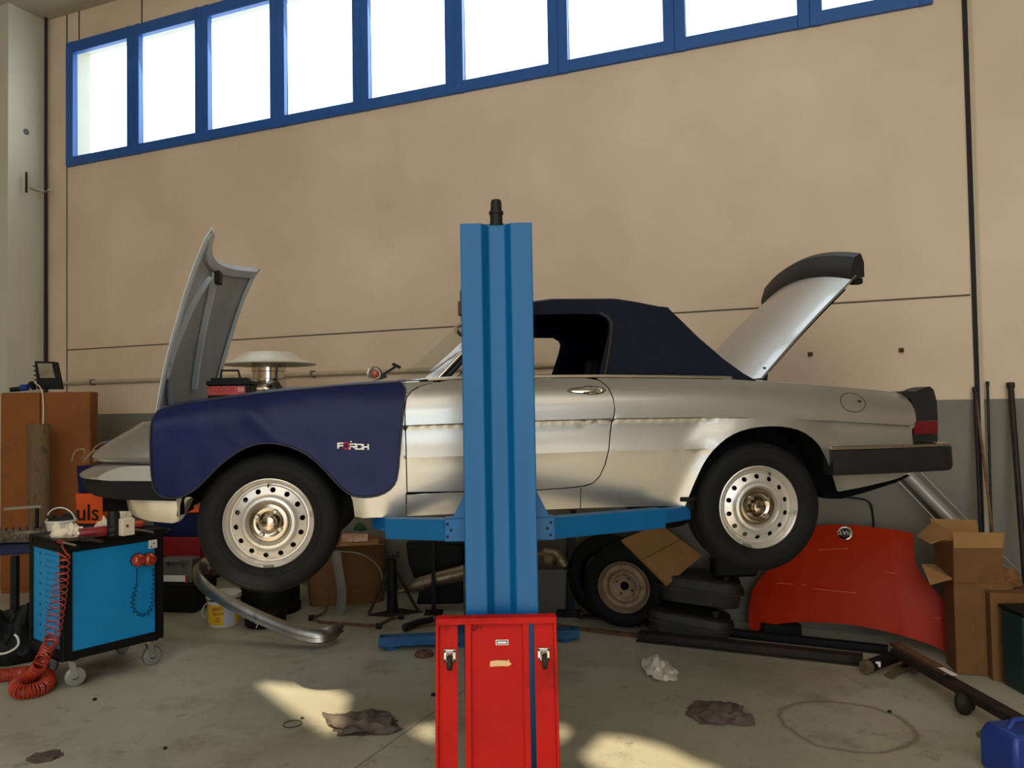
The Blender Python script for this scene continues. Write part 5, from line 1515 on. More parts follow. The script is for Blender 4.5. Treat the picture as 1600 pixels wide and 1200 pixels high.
t_, w_, d_, h_ = crate('grey_tub', 'black round-cornered tub on the floor under the grey tool case', 'tub', 236, 312, 0, .235, M['cart_black'], Y=6.2, dep=.34)
t_, w_, d_, h_ = crate('tool_case', 'grey plastic tool case with white label strip on the black tub', 'case', 250, 304, .237, .43, M['grey_plastic'], Y=6.22, dep=.12, rim=False)
obj('handle', MB().tube([Vector((-.07, -.07, .13)), Vector((-.07, -.09, .175)), Vector((.06, -.09, .175)), Vector((.06, -.07, .13))], .010, 8), M['grey_plastic'], t_)
lb = obj('label', MB().box((-.01, -d_ / 2 - .002, .035), (.2, .004, .05)), M['white'], t_)
obj('label_red_end', MB().box((.09, -d_ / 2 - .004, .03), (.02, .003, .06)), M['red_print'], lb)
for x in (-.09, .08): obj('latch', MB().box((x, -d_ / 2 - .004, .165), (.025, .012, .03)), M['grey_plastic'], t_, bevel=.003)
crate('toolbox', 'dark red toolbox behind the grey case', 'toolbox', 244, 318, 0.0, .54, M['red_plastic'], Y=6.62, dep=.22, rim=False)
crate('storage_crate', 'navy crate stacked on the dark red toolbox behind the tool cart', 'crate', 238, 322, .542, .74, M['dark_blue'], Y=6.6, dep=.3)
t_, w_, d_, h_ = crate('orange_tray', 'shallow orange tray on top of the navy crate', 'tray', 250, 316, .742, .775, M['orange_plastic'], Y=6.6, dep=.28)
# tangle of cable and blue plug behind the nose
M['lead_beige'] = mat('beige_lead', S(140, 122, 90), .6)
cab = thing('extension_lead', 'beige cable loops with a blue plug on the crates behind the car nose', 'cable', P(150, 712, 6.1))
Yt = 6.2
def tp_(px, py, dy=0): return P(px, py, Yt + dy)
obj('loops', MB().tube(smooth3([tp_(112, 722), tp_(116, 705), tp_(128, 700), tp_(136, 706), tp_(124, 722, .05), tp_(140, 710, .1), tp_(152, 695, .1), tp_(164, 690, .06), tp_(176, 692), tp_(190, 692), tp_(204, 684)], 2), .006, 7)
    .tube(smooth3([tp_(130, 722), tp_(150, 700, .05), tp_(160, 712, .05), tp_(146, 722, .05)], 2), .006, 7), M['lead_beige'], cab, world=True)
obj('plug', MB().cyl(tp_(170, 694), tp_(183, 692), .032, seg=14).box(tp_(176, 700), (.03, .05, .05)), M['blue_plastic'], cab, world=True)
obj('sleeve', MB().box(tp_(163, 712, .02), (.05, .04, .11)), M['cream'], cab, world=True, bevel=.01)
# ------------------------------------------------------------------ patio heater by the wall
YH = 6.25
hx = P(420, 560, YH).x
ph = thing('patio_heater', 'steel patio heater with wide round reflector behind the open bonnet', 'heater', (hx, YH, 0))
zt = P(420, 550, YH).z; zr = P(420, 569, YH).z
R = (P(493, 570, YH).x - P(348, 570, YH).x) / 2
obj('reflector', MB().lathe([(0, zt), (.16 * R / .37, zt - .002), (.20 * R / .37, zt - .012), (R * .72, zr + .035), (R, zr), (R * .985, zr - .008), (R * .7, zr + .026), (.2, zt - .02), (0, zt - .01)], (0, 0, 0), (0, 0, 1), 72), M['reflector'], ph, smooth=25)
zk0 = P(420, 611, YH).z
obj('burner', MB().lathe([(0, zr + .02), (.135, zr + .02), (.137, zr - .06), (.128, zr - .065), (.130, zr - .12), (.135, zr - .125), (.135, zk0 + .025), (.125, zk0), (0, zk0)], (0, 0, 0), (0, 0, 1), 48), M['chrome'], ph, smooth=25)
obj('pole', MB().cyl((0, 0, .5), (0, 0, zk0), .03, seg=20), M['steel'], ph)
obj('base_drum', MB().lathe([(0, .0), (.24, .0), (.24, .05), (.23, .06), (.235, .5), (.2, .56), (0, .56)], (0, 0, 0), (0, 0, 1), 40), M['cart_black'], ph)
# battery in the engine bay
bt0 = Lp(325, 600, -.06); 
bat = thing('car_battery', 'black car battery with red label and carrying handle in the engine bay', 'battery', CORG_M @ Vector((bt0.x + .11, .0, 1.46)), YAW + .02)
bw = .215; bh = 0
ztop_b = Lp(350, 601, -.06).z - 1.46
obj('case', MB().box((0, 0, ztop_b / 2), (bw, .17, ztop_b)), M['cart_black'], bat, bevel=.006)
obj('lid', MB().box((0, 0, ztop_b + .008), (bw + .012, .178, .022)), M['cart_black'], bat, bevel=.004)
obj('raised_cover', MB().box((-.01, .01, ztop_b + .026), (bw * .85, .12, .02)), M['cart_black'], bat, bevel=.005)
obj('handle', MB().tube([Vector((-.055, -.03, ztop_b + .02)), Vector((-.05, -.03, ztop_b + .075)), Vector((.035, -.03, ztop_b + .075)), Vector((.048, -.03, ztop_b + .02))], .006, 8), M['cart_black'], bat)
M['label_red'] = mat('battery_label', S(196, 60, 44), .5, var=.05)
lb = obj('label', MB().box((-.012, -.0865, ztop_b - .032), (bw * .86, .002, .045)), M['label_red'], bat)
obj('lettering', text_mb('TUDOR', .036, (-.035, -.0885, ztop_b - .029), (1, 0, 0), (0, 0, 1), .001), M['red_print'], lb, smooth=0)
obj('rating', text_mb('50', .030, (.058, -.0885, ztop_b - .029), (1, 0, 0), (0, 0, 1), .001), M['white'], lb, smooth=0)

# ------------------------------------------------------------------ chrome bumper propped on the bucket
YQ = 5.45
def q3(px, py, Y): return P(px, py, Y)
bp_path = smooth3([q3(326, 880, 5.75), q3(318, 884, 5.65), q3(311, 893, 5.58), q3(316, 908, 5.55), q3(332, 923, 5.52), q3(360, 940, 5.48), q3(400, 960, 5.42), q3(440, 977, 5.35), q3(475, 990, 5.28), q3(500, 993, 5.26), q3(517, 989, 5.32), q3(527, 981, 5.42)], 2)
mb = MB(); rings = []
nn_ = len(bp_path)
for i, p in enumerate(bp_path):
    tg = (bp_path[min(i + 1, nn_ - 1)] - bp_path[max(0, i - 1)]).normalized()
    up = Vector((0, -.45, .9)); up = (up - tg * up.dot(tg)).normalized(); out = tg.cross(up).normalized()
    if out.y > 0: out = -out
    k = 1.25 if 3 < i < nn_ - 4 else 1.0
    ring = []
    for (a, b) in [(-.045, 0), (-.038, .014), (-.015, .024), (0, .016), (.015, .024), (.038, .014), (.045, 0), (.03, -.006), (-.03, -.006)]:
        ring.append(p + up * a * k + out * b * 2.2)
    rings.append(ring)
mb.loft(rings)
lo = min(p.z for r_ in rings for p in r_)
single('chrome_bumper', mb, M['chrome_dull'], 'long chrome bumper with curved ends propped across the yellow bucket', 'bumper', smooth=45)

# yellow bucket and black tub
def lathe_thing(name, lab, cat, px, py_bot, prof_parts, group=None):
    q = PF(px, py_bot); t = thing(name, lab, cat, q, 0, group)
    r0 = max(r for r, z in prof_parts[0][1]); t.location = q + Vector((q.x, q.y, 0)).normalized() * r0
    for nm, prof, m in prof_parts: obj(nm, MB().lathe(prof, (0, 0, 0), (0, 0, 1), 40), m, t)
    return t
yb = lathe_thing('yellow_bucket', 'yellow and white plastic bucket under the chrome bumper', 'bucket', 350, 981,
    [('pail', [(0, 0), (.105, 0), (.113, .03), (.118, .17), (.120, .19), (0, .19)], M['white_plastic']),
     ('label_wrap', [(.1065, .008), (.1145, .03), (.1195, .165)], M['yellow']),
     ('collar', [(.112, .19), (.112, .205), (.104, .205)], M['dark_blue']),
     ('lid', [(0, .24), (.124, .24), (.128, .236), (.128, .207), (.12, .205), (0, .205)], M['white_plastic'])])
bc = yb.location
view = Vector((-bc.x, -bc.y, 0)).normalized(); rgt = Vector((-view.y, view.x, 0))
lbm = MB()
rows = []
for i in range(9):
    a = -.05 + .75 * i / 8 ; dv = view * math.cos(a) + rgt * math.sin(a)
    rows.append([Vector(dv) * (.1155 + .001) + Vector((0, 0, .012)), Vector(dv) * (.1215) + Vector((0, 0, .16))])
mbw = MB().grid(rows)
M['silver_label'] = mat('pale_label', S(176, 176, 176), .45, var=.05)
obj('grey_stripe', mbw, M['silver_label'], yb)
obj('bail', MB().tube([Vector(rgt) * (-.125 - .03 * math.sin(PI * k / 14)) + view * (.02 + .05 * math.sin(PI * k / 14)) + Vector((0, 0, .17 - .11 * k / 14)) for k in range(15)], .004, 6), M['white_plastic'], yb)
up_ = Vector((0, 0, 1))
o = view * .122 + rgt * -.045
obj('lettering', text_mb('tech', .045, o + Vector((0, 0, .145)), rgt, up_, .001), M['red_print'], yb, smooth=0)
obj('lettering', text_mb('lense', .038, o + rgt * .005 + Vector((0, 0, .108)), rgt, up_, .001), M['red_print'], yb, smooth=0)
obj('round_mark', MB().tube([o + Vector((0, 0, .06)) + (rgt * math.cos(2 * PI * k / 20) + up_ * math.sin(2 * PI * k / 20)) * .013 for k in range(20)], .002, 5, closed=True), M['dark_blue'], yb)
tb = lathe_thing('black_tub', 'squat black tub with white mark beside the yellow bucket', 'tub', 415, 984,
    [('tub', [(0, 0), (.14, 0), (.15, .02), (.155, .10), (.14, .115), (0, .115)], M['cart_black'])])
v2 = Vector((-tb.location.x, -tb.location.y, 0)).normalized(); r2 = Vector((-v2.y, v2.x, 0))
obj('white_mark', text_mb('7', .055, v2 * .155 - r2 * .06 + Vector((0, 0, .035)), r2, up_, .001), M['white'], tb, smooth=0)
# ------------------------------------------------------------------ big cardboard box, jack stand etc.
YK = 6.35
def kz(py, Y=YK, px=540): return P(px, py, Y).z
cx0 = P(476, 900, YK).x; cx1 = P(592, 900, YK).x
bxh = kz(852)
big = thing('large_carton', 'large brown carton with bulging side behind the front wheel', 'box', ((cx0 + cx1) / 2, YK + .2, 0), .18)
wv = cx1 - cx0
rows = []
for i in range(9):
    z = bxh * i / 8; r_ = []
    for k in range(24):
        a = 2 * PI * k / 24; ca_, sa_ = math.cos(a), math.sin(a); n_ = 5
        rr_ = (abs(ca_) ** n_ + abs(sa_) ** n_) ** (-1 / n_)
        r_.append(Vector((rr_ * ca_ * wv / 2 * (1 + .06 * math.sin(PI * i / 8)), rr_ * sa_ * .2, z)))
    rows.append(r_)
obj('carton_body', MB().loft(rows), M['cardboard_dark'], big, smooth=50)
obj('top_flap', MB().box((.02, -.26, bxh + .0), (wv * .95, .14, .006), Matrix.Rotation(-.25, 3, 'X')), M['cardboard'], big)
q = P(530, 940, 6.05)
sc2 = thing('plastic_offcut', 'upright strip of crumpled clear grey plastic against the large carton', 'plastic', (q.x, 6.08, 0))
M['film'] = mat('cloudy_plastic', S(128, 122, 110), .35, var=.2, coat=.2)
z1 = P(530, 862, 6.05).z
obj('strip', MB().loft([[Vector((x + .02 * math.sin(z * 9), y + .012 * math.sin(z * 14), z)) for x, y in ((-.045, 0), (-.01, -.03), (.03, -.005), (.0, .02))] for z in [z1 * k / 10 for k in range(11)]]), M['film'], sc2, smooth=40)
obj('wing', MB().tube(smooth3([Vector((.0, -.01, z1)), Vector((.18, .0, z1 - .02)), Vector((.32, .02, z1 - .14)), Vector((.34, .03, z1 - .3))]), .006, 6), M['film'], sc2)
wb2 = thing('brick', 'pale red and white brick shaped block lying on the large carton flap', 'block', P(555, 846, 6.15), .15)
obj('block', MB().box((0, .0, .03), (.21, .09, .058)), mat('pale_brick', S(196, 148, 116), .8, var=.15, scale=12, dirt=S(222, 206, 186), dirt_amt=.5, dirt_scale=9), wb2, bevel=.006)
obj('paint_end', MB().box((.106, 0, .03), (.004, .088, .056)), M['red_paint'], wb2)
obj('shelf_board', MB().box((.03, .03, -.012), (.30, .16, .02)), M['cardboard'], wb2)
single('green_rag', crumple(P(563, 829, 6.2), (.05, .04, .05), 21, .4), mat('green_cloth', S(46, 84, 44), .9, var=.3), 'small green rag on the pale red block', 'rag', smooth=70)
# jack stand
q = PF(613, 958)
js = thing('jack_stand', 'dark steel jack stand with splayed legs left of the lift post', 'jack stand', q, .1)
jz = P(612, 866, q.y).z
obj('base_plate', MB().add([(-.19, -.05, .0), (.0, -.12, .0), (.24, -.02, .0), (.05, .12, .0), (-.19, -.05, .008), (.0, -.12, .008), (.24, -.02, .008), (.05, .12, .008)], [(0, 1, 2, 3), (4, 5, 6, 7), (0, 4, 5, 1), (1, 5, 6, 2), (2, 6, 7, 3), (3, 7, 4, 0)]), M['iron'], js, smooth=0)
obj('column', MB().tube([(0, 0, .008), (0, 0, jz - .04)], [.042, .034], 20), M['black_metal'], js)
obj('saddle', MB().box((0, 0, jz - .02), (.11, .06, .02)).box((-.05, 0, jz), (.02, .06, .04)).box((.05, 0, jz), (.02, .06, .04)), M['black_metal'], js, bevel=.004)
for x, y in ((-.18, -.04), (.20, -.01), (.03, .11)):
    obj('leg', MB().tube([(x * .12, y * .12, jz - .12), (x, y, .012)], .012, 8), M['iron'], js)
# stabiliser bar on the floor
sb = thing('stabiliser_bar', 'bent rusty stabiliser bar lying on the floor before the jack stand', 'car part', PF(540, 974))
f3 = lambda px, py, z=.014: PF(px, py, z)
obj('bar', MB().tube(smooth3([f3(511, 905, .27) + Vector((0, .0, 0)) if False else P(511, 908, 6.0), P(512, 950, 6.0), f3(506, 958), f3(488, 965), f3(498, 972), f3(540, 974), f3(590, 978), f3(600, 972), f3(612, 965), f3(628, 963)], 2), .010, 8), M['rust'], sb, world=True)
for px, py in ((487, 965), (592, 978), (627, 963)):
    c = f3(px, py, .022); obj('bush', MB().cyl(c - Vector((.02, 0, 0)), c + Vector((.02, 0, 0)), .021, seg=14), M['black_metal'], sb, world=True)
q = PF(657, 982)
fp = thing('foot_bar', 'black rubber covered foot bar beside the red creeper', 'bar', q)
obj('bar', MB().tube([PF(634, 980, .03), PF(655, 972, .035), PF(684, 966, .04)], [.026, .026, .022], 12), M['black_plastic'], fp, world=True)
obj('end_cap', MB().sphere(PF(634, 980, .03), .029, 14, 8), M['black_plastic'], fp, world=True); obj('steel_tip', MB().cyl(PF(676, 968, .04), PF(690, 965, .04), .02, seg=12), M['steel'], fp, world=True)
# thin vertical stand left of post
q = PF(678, 958)
ts = thing('post_stand', 'thin black upright stand just left of the blue lift post', 'stand', q)
obj('upright', MB().box((0, 0, .3), (.03, .03, .6)), M['black_metal'], ts); obj('foot', MB().box((0, 0, .006), (.14, .14, .012)), M['black_metal'], ts)
# black bumper cover with dull exhaust beneath
Yb = 6.35
bc_ = thing('bumper_cover', 'black plastic bumper cover leaning at the wall behind the lift post', 'bumper', P(680, 945, Yb).xy.to_3d())
pp_ = [P(a, b, Yb) for a, b in [(634, 848), (724, 850), (724, 945), (650, 945), (655, 925), (646, 902), (638, 880)]]
obj('cover', MB().loft([[p + Vector((0, dy, 0)) for p in pp_] for dy in (0, .06, .12)]), M['cart_black'], bc_, world=True, bevel=.015)
ex = thing('silencer', 'dull steel exhaust silencer with bright top edge behind the lift post', 'exhaust', P(680, 905, 6.15))
obj('body', MB().tube([P(634, 922, 6.2), P(650, 914, 6.2), P(690, 903, 6.2), P(730, 893, 6.2), P(850, 880, 6.05), P(880, 872, 6.0)], [.02, .055, .06, .062, .05, .03], 20), M['exhaust'], ex, world=True)
obj('pipe', MB().tube([P(634, 922, 6.2), P(622, 925, 6.2)], .018, 10), M['exhaust'], ex, world=True)
# things right of the post
mf = thing('tail_silencer', 'brown oval exhaust box between the lift post and the black stand', 'exhaust', P(862, 878, 5.9))
obj('box', MB().tube([P(838, 874, 5.9), P(850, 872, 5.9), P(872, 874, 5.9), P(880, 879, 5.8), P(884, 884, 5.8)], [.04, .085, .08, .05, .02], 20), M['exhaust'], mf, world=True)
obj('hanger', MB().tube([P(842, 884, 5.88), P(880, 888, 5.88), P(905, 898, 5.88)], .007, 6), M['iron'], mf, world=True)
gb = P(862, 955, 6.0)
gq = PF(862, 958)
gbt = thing('grey_bin', 'grey plastic bin standing right of the lift post', 'bin', (gq.x, gq.y + .02, 0), -.1)
gz = P(862, 888, gq.y).z
obj('bin', MB().loft([[Vector((sx * .13 * k, sy * .10 * k, z)) for sx, sy in ((-1, -1), (1, -1), (1, 1), (-1, 1))] for k, z in ((.88, 0), (1, gz))]), M['grey_plastic'], gbt, bevel=.015, smooth=0)
obj('rim', MB().box((0, -.10, gz), (.28, .02, .02)).box((0, .10, gz), (.28, .02, .02)).box((-.13, 0, gz), (.02, .2, .02)).box((.13, 0, gz), (.02, .2, .02)), M['grey_plastic'], gbt)
q = PF(895, 962)
bs = thing('transmission_stand', 'black steel support stand under the sill right of the lift post', 'stand', q)
tz_ = P(900, 797, q.y).z
obj('upright', MB().bar((-.02, 0, .02), (.0, 0, tz_ - .2), .07, .06), M['black_metal'], bs, bevel=.004)
obj('inner_tube', MB().bar((.0, 0, tz_ - .22), (.02, 0, tz_), .045, .045), M['black_metal'], bs)
obj('base', MB().bar((-.12, 0, .025), (.07, -.03, .025), .07, .05), M['black_metal'], bs, bevel=.006)
obj('caster', MB().lathe([(0, -.014), (.032, -.014), (.034, 0), (.032, .014), (0, .014)], (.05, -.09, .035), (1, .2, 0), 20), M['iron'], bs)
obj('pin', MB().cyl((-.06, -.03, .42), (.05, -.05, .46), .01, seg=8), M['iron'], bs)
# rusty wheel and a bare tyre behind it
def loose_tyre(c, ax, name, lab, R=.295, rimcol=None, wd=.17):
    t = thing(name, lab, 'wheel' if rimcol else 'tyre', (c.x, c.y, 0))
    pr_ = [(.185, .004), (.195, -.008), (.225, -.018), (.255, -.016), (.278, -.004), (.29, .012), (R, .035), (R, .05), (R - .007, .052), (R - .007, .058), (R, .06), (R, wd - .06), (R - .007, wd - .058), (R - .007, wd - .052), (R, wd - .05), (R, wd - .035), (.29, wd - .012), (.278, wd + .004), (.225, wd + .018), (.185, wd - .004)]
    obj('tyre', MB().lathe(pr_, c, ax, 72), M['rubber'], t, world=True, smooth=40)
    if rimcol:
        circ = lambda r, n, cc=(0, 0): [(cc[0] + r * math.cos(2 * PI * k / n), cc[1] + r * math.sin(2 * PI * k / n)) for k in range(n)]
        z = Vector(ax).normalized(); x = Vector((0, 0, 1)).cross(z).normalized(); y = z.cross(x)
        prf = lambda r: interp([0, .045, .075, .095, .105, .115, .135, .155, .17, .182, .19], [.052, .05, .045, .03, .03, .045, .055, .05, .02, .0, .006], r)
        mbx = sheet(circ(.19, 60), lambda a, b: c + x * a + y * b + z * prf(math.hypot(a, b)), step=.012,
                    holes=[circ(.032, 24)] + [circ(.009, 10, (.062 * math.cos(PI / 2 * k + .5), .062 * math.sin(PI / 2 * k + .5))) for k in range(4)], lines=[circ(r, 60) + [circ(r, 60)[0]] for r in (.095, .105, .155, .17, .182)])
        rm = obj('rim', mbx, rimcol, t, world=True, smooth=30, solid=.003)
        obj('hub_bore', MB().lathe([(.03, .05), (.03, .11), (0, .11)], c, ax, 24), M['dark'], rm, world=True)
        obj('rim_barrel', MB().lathe([(.19, .004), (.175, .02), (.16, .06), (.16, .13), (.185, .165)], c, ax, 48), M['rust'], rm, world=True)
    return t
q = PF(975, 984)
axr = Vector((.30, .95, .05)).normalized()
cw1 = Vector((P(974, 915, q.y).x, q.y, .298))
loose_tyre(cw1, axr, 'spare_wheel', 'rusty steel wheel with tyre leaning under the rear of the car', rimcol=M['rust_wheel'])
cw2 = cw1 + Vector((-.10, .26, .012))
loose_tyre(cw2, axr, 'old_tyre', 'bare black tyre standing behind the rusty wheel', R=.305)
# folded cardboard sheet leaning over the tanks
ys = {0: 5.65, 1: 5.45}
cp = [P(972, 843, 5.42), P(1030, 818, 5.62), P(1097, 868, 5.55), P(1043, 914, 5.30)]
nrm = (cp[1] - cp[0]).cross(cp[3] - cp[0]).normalized()
if nrm.y < 0: nrm = -nrm
csb = thing('cardboard_sheet', 'flat brown cardboard panel leaning between the rusty wheel and the black tanks', 'cardboard', cp[3])
cp_i = [cp[0], cp[0].lerp(cp[1], .5), cp[1], cp[2], cp[3]]
obj('panel', MB().prism([cp[0], cp[1], cp[2], cp[3]], nrm * .02), M['cardboard'], csb, world=True, smooth=0)
obj('crease', MB().tube([cp[0].lerp(cp[3], .45) - nrm * .001, cp[1].lerp(cp[2], .5) - nrm * .001], .0022, 5), M['cardboard_dark'], csb, world=True)
# black tanks
def tank(lab, px, py, z0, sx, sy, h, rot, tilt, grp=None):
    q = PF(px, py) if z0 == 0 else PF(px, py)
    t = thing('fuel_tank', lab, 'tank', (q.x, q.y + sy * .5, z0), rot)
    Rm = Matrix.Rotation(tilt, 3, 'Y')
    def oval(k, z, n=5.0):
        out = []
        for i in range(40):
            a = 2 * PI * i / 40; ca_, sa_ = math.cos(a), math.sin(a); rr_ = (abs(ca_) ** n + abs(sa_) ** n) ** (-1 / n)
            out.append(Rm @ Vector((rr_ * ca_ * sx / 2 * k, rr_ * sa_ * sy / 2 * k, z)))
        return out
    obj('lower_shell', MB().loft([oval(.80, 0.02), oval(.9, .03), oval(.93, h * .6)]), M['tank'], t, smooth=40)
    obj('flange', MB().loft([oval(1.0, h * .6), oval(1.0, h * .6 + .012)]), M['tank'], t, smooth=30)
    obj('upper_shell', MB().loft([oval(.93, h * .6 + .012), oval(.9, h * .95), oval(.82, h), oval(.3, h + .004)]), M['tank'], t, smooth=40)
    obj('filler_neck', MB().lathe([(.03, 0), (.03, .03), (.038, .032), (.038, .044), (0, .044)], Rm @ Vector((sx * .28, -sy * .15, h)), (0, 0, 1), 20), M['black_plastic'], t)
    return t
M['tank'] = mat('tank_black', S(36, 33, 29), .6, .1, var=.3, dirt=S(62, 50, 36), dirt_amt=.45, dirt_scale=5)
tank('flat black fuel tank lying on the floor, lower of the two by the red bonnet', 1085, 1004, 0.0, .60, .38, .17, -.28, .12)
tank('flat black fuel tank stacked on the other, beside the red bonnet', 1104, 1000, .20, .60, .42, .20, -.22, .10)
cq = PF(1210, 985)
cq = PF(1224, 997)
single('black_tray', MB().box((cq.x, cq.y + .06, .045), (.26, .12, .085)), M['cart_black'], 'low black tray on the floor under the left end of the red bonnet', 'tray', bevel=.01)
for k, (px, py0, py1, r_) in enumerate([(1140, 870, 905, .15)]):
    p = P(px, 900, 5.5)
    bb = thing('dark_canister', 'black canister resting on the upper fuel tank below the rear wheel', 'canister', (p.x, 5.40, .405))
    ch_ = P(px, 870, 5.4).z - .405
    obj('canister', MB().box((0, 0, ch_ / 2), (.30, .14, ch_)), M['cart_black'], bb, bevel=.02)
    obj('cap', MB().cyl((0, 0, ch_), (0, 0, ch_ + .02), .03), M['black_plastic'], bb)

# ------------------------------------------------------------------ floor rags and small litter
def rag(lab, px0, px1, py0, py1, m, seed, hz=1.0, rough=.5, name='floor_rag'):
    a = PF(px0, (py0 + py1) / 2); b_ = PF(px1, (py0 + py1) / 2); n_ = PF((px0 + px1) / 2, py1); f_ = PF((px0 + px1) / 2, py0)
    c = (n_ + Vector((n_.x, n_.y, 0)).normalized() * .1)
    w = (b_ - a).length / 2; vis = (f_ - n_).length
    h = (py1 - py0) / 1200 * n_.y * .5 * hz
    return single(name, crumple(Vector((c.x, c.y, 0.001)), (w * .86, vis * .36, h), seed, rough), m, lab, 'rag', smooth=70)
rag('white paper rag crumpled on the floor right of the red creeper', 1004, 1055, 1018, 1056, mat('paper_rag', S(206, 192, 170), .9, var=.12, scale=12), 31, .75, .42)
rag('long twisted dark grey rag at the edge of the sunlit patch', 516, 627, 1110, 1147, M['grey_cloth'], 42, .8, .6)
rag('flat brown-grey rag on the floor below the fuel tanks', 1082, 1173, 1090, 1131, mat('brown_rag', S(92, 76, 66), .9, var=.25, scale=14), 55, .55, .45)
rag('small flat grey rag at the bottom left of the floor', 45, 93, 1176, 1196, M['grey_cloth'], 63, .3, .5)
rg = PF(457, 1132)
single('rubber_ring', MB().tube([Vector((rg.x + .045 * math.cos(2 * PI * k / 32), rg.y + .045 * math.sin(2 * PI * k / 32), .003)) for k in range(32)], .0022, 6, closed=True), M['black_metal'], 'thin black rubber ring on the floor near the sunlit patch', 'ring')
for i, (px, py, r_, lab) in enumerate([(472, 1123, .008, 'black nut on the floor beside the thin rubber ring'), (677, 1087, .013, 'round black plug on the floor left of the red creeper'), (258, 1170, .009, 'black nut on the floor near the bottom left'), (148, 1094, .011, 'dark chip of rubber on the floor before the tool cart'), (1390, 1113, .010, 'small dark bolt head on the bare floor at the right')]):
    q = PF(px, py)
    single('loose_nut', MB().lathe([(0, r_), (r_ * .8, r_), (r_, r_ * .6), (r_, 0), (0, 0)], q, (0, 0, 1), 10), M['black_metal'], lab, 'nut')
# ------------------------------------------------------------------ red bonnet leaning on the wall
def hood_plane(px, py):
    """inclined plane leaning back to the wall: passes through the bonnet's floor line"""
    d = ray(px, py); o = Vector((0, 0, CAMH))
    p0 = PF(1500, 1032); p1 = PF(1172, 990); base = (p1 - p0).normalized()
    nb_ = Vector((0, 0, 1)).cross(base).normalized()
    if nb_.y < 0: nb_ = -nb_
    up = (Vector((0, 0, 1)) + nb_ * .30).normalized(); nr = base.cross(up).normalized()
    t = (p0 - o).dot(nr) / d.dot(nr); return o + d * t, nr, base, up
hp0, hN, hB, hU = hood_plane(1300, 900)
if hN.y > 0: hN = -hN
O_ = PF(1500, 1032)
def to_h(px, py):
    p = hood_plane(px, py)[0] - O_; return (p.dot(hB), p.dot(hU))
out = [(1172, 988), (1170, 960), (1177, 922), (1192, 902), (1215, 880), (1235, 850), (1262, 824), (1300, 821), (1340, 822.5), (1400, 829), (1427, 834), (1429.5, 862), (1431, 884), (1447, 908), (1470, 933), (1485, 950), (1492, 978), (1498, 1005), (1503, 1031),
       (1478, 1018), (1450, 1006), (1415, 995), (1385, 987), (1340, 978), (1300, 974), (1255, 972.5), (1220, 975), (1195, 981)]
hpoly = [to_h(a, b) for a, b in out]
u0 = min(p[0] for p in hpoly); u1 = max(p[0] for p in hpoly); v1 = max(p[1] for p in hpoly); um = (u0 + u1) / 2
def hood_fn(u, v):
    x = (u - um) / (u1 - u0) * 2; y = v / v1
    b_ = .045 * (1 - x * x) + .03 * math.sin(PI * min(1, max(0, y))) - .012 * smst((y - .88) / .12)
    b_ += .004 * math.exp(-((abs(x) - .55 + .15 * y) / .05) ** 2)
    return O_ + hB * u + hU * v + hN * b_
rb = thing('red_bonnet', 'scratched orange-red car bonnet with round badge leaning on the wall', 'bonnet', O_)
obj('skin', sheet(hpoly, hood_fn, step=.03), M['red_orange'], rb, world=True, smooth=40, solid=.005)
bu, bv = to_h(1322, 835)
bc0 = hood_fn(bu, bv); eps = .01
tu = (hood_fn(bu + eps, bv) - bc0).normalized(); tv = (hood_fn(bu, bv + eps) - bc0).normalized(); tn = tu.cross(tv)
if tn.y > 0: tn = -tn
br = .048
scr_u = tu if tu.x > 0 else -tu
bd_ = obj('badge', MB().lathe([(0, .006), (br * .9, .006), (br, .003), (br, -.004)], bc0 + tn * .004, tn, 40), M['chrome'], rb, world=True)
M['badge_dark'] = mat('badge_field', S(58, 44, 42), .45)
obj('badge_field', MB().lathe([(0, .0075), (br * .72, .0075), (br * .74, .006)], bc0 + tn * .004, tn, 40), M['badge_dark'], bd_, world=True)
obj('lettering', text_mb('FIAT', br * .86, bc0 + tn * .0125, -scr_u, -tv, .001), M['white'], bd_, world=True, smooth=0)
M['scratch'] = mat('pale_scratch', S(214, 128, 92), .6, var=.05)
for pts in ([(1280, 861), (1300, 860.5), (1326, 859)], [(1216, 912), (1238, 914), (1262, 916)], [(1274, 921), (1300, 924), (1340, 928)], [(1386, 895), (1400, 898)], [(1460, 966), (1470, 966)]):
    pp_ = [hood_fn(*to_h(a, b)) + hN * .003 for a, b in pts]
    obj('scratch', MB().tube(pp_, .0018, 4), M['scratch'], rb, world=True)

# ------------------------------------------------------------------ cartons at the right
def fbox(px0, px1, pyb, ztop, dep, rot, name, lab, cat, m, z0=0.0, bev=.004):
    a = PF(px0, pyb); b_ = PF(px1, pyb)
    w = (b_ - a).length; c = (a + b_) / 2 + Vector((0, dep / 2, 0))
    t = thing(name, lab, cat, (c.x, c.y, z0), rot)
    obj('carton_body', MB().box((0, 0, (ztop - z0) / 2), (w, dep, ztop - z0)), m, t, bevel=bev)
    return t, w, dep
yb2 = PF(1528, 1056).y
zt2 = P(1528, 911, yb2).z
t_, w_, d_ = fbox(1504, 1555, 1056, zt2, .20, -.25, 'tall_carton', 'tall narrow brown carton standing under the open box', 'box', M['cardboard_dark'])
obj('seam_tape', MB().box((.03, -d_ / 2 - .001, zt2 / 2), (.03, .002, zt2)), M['cardboard_dark'], t_)
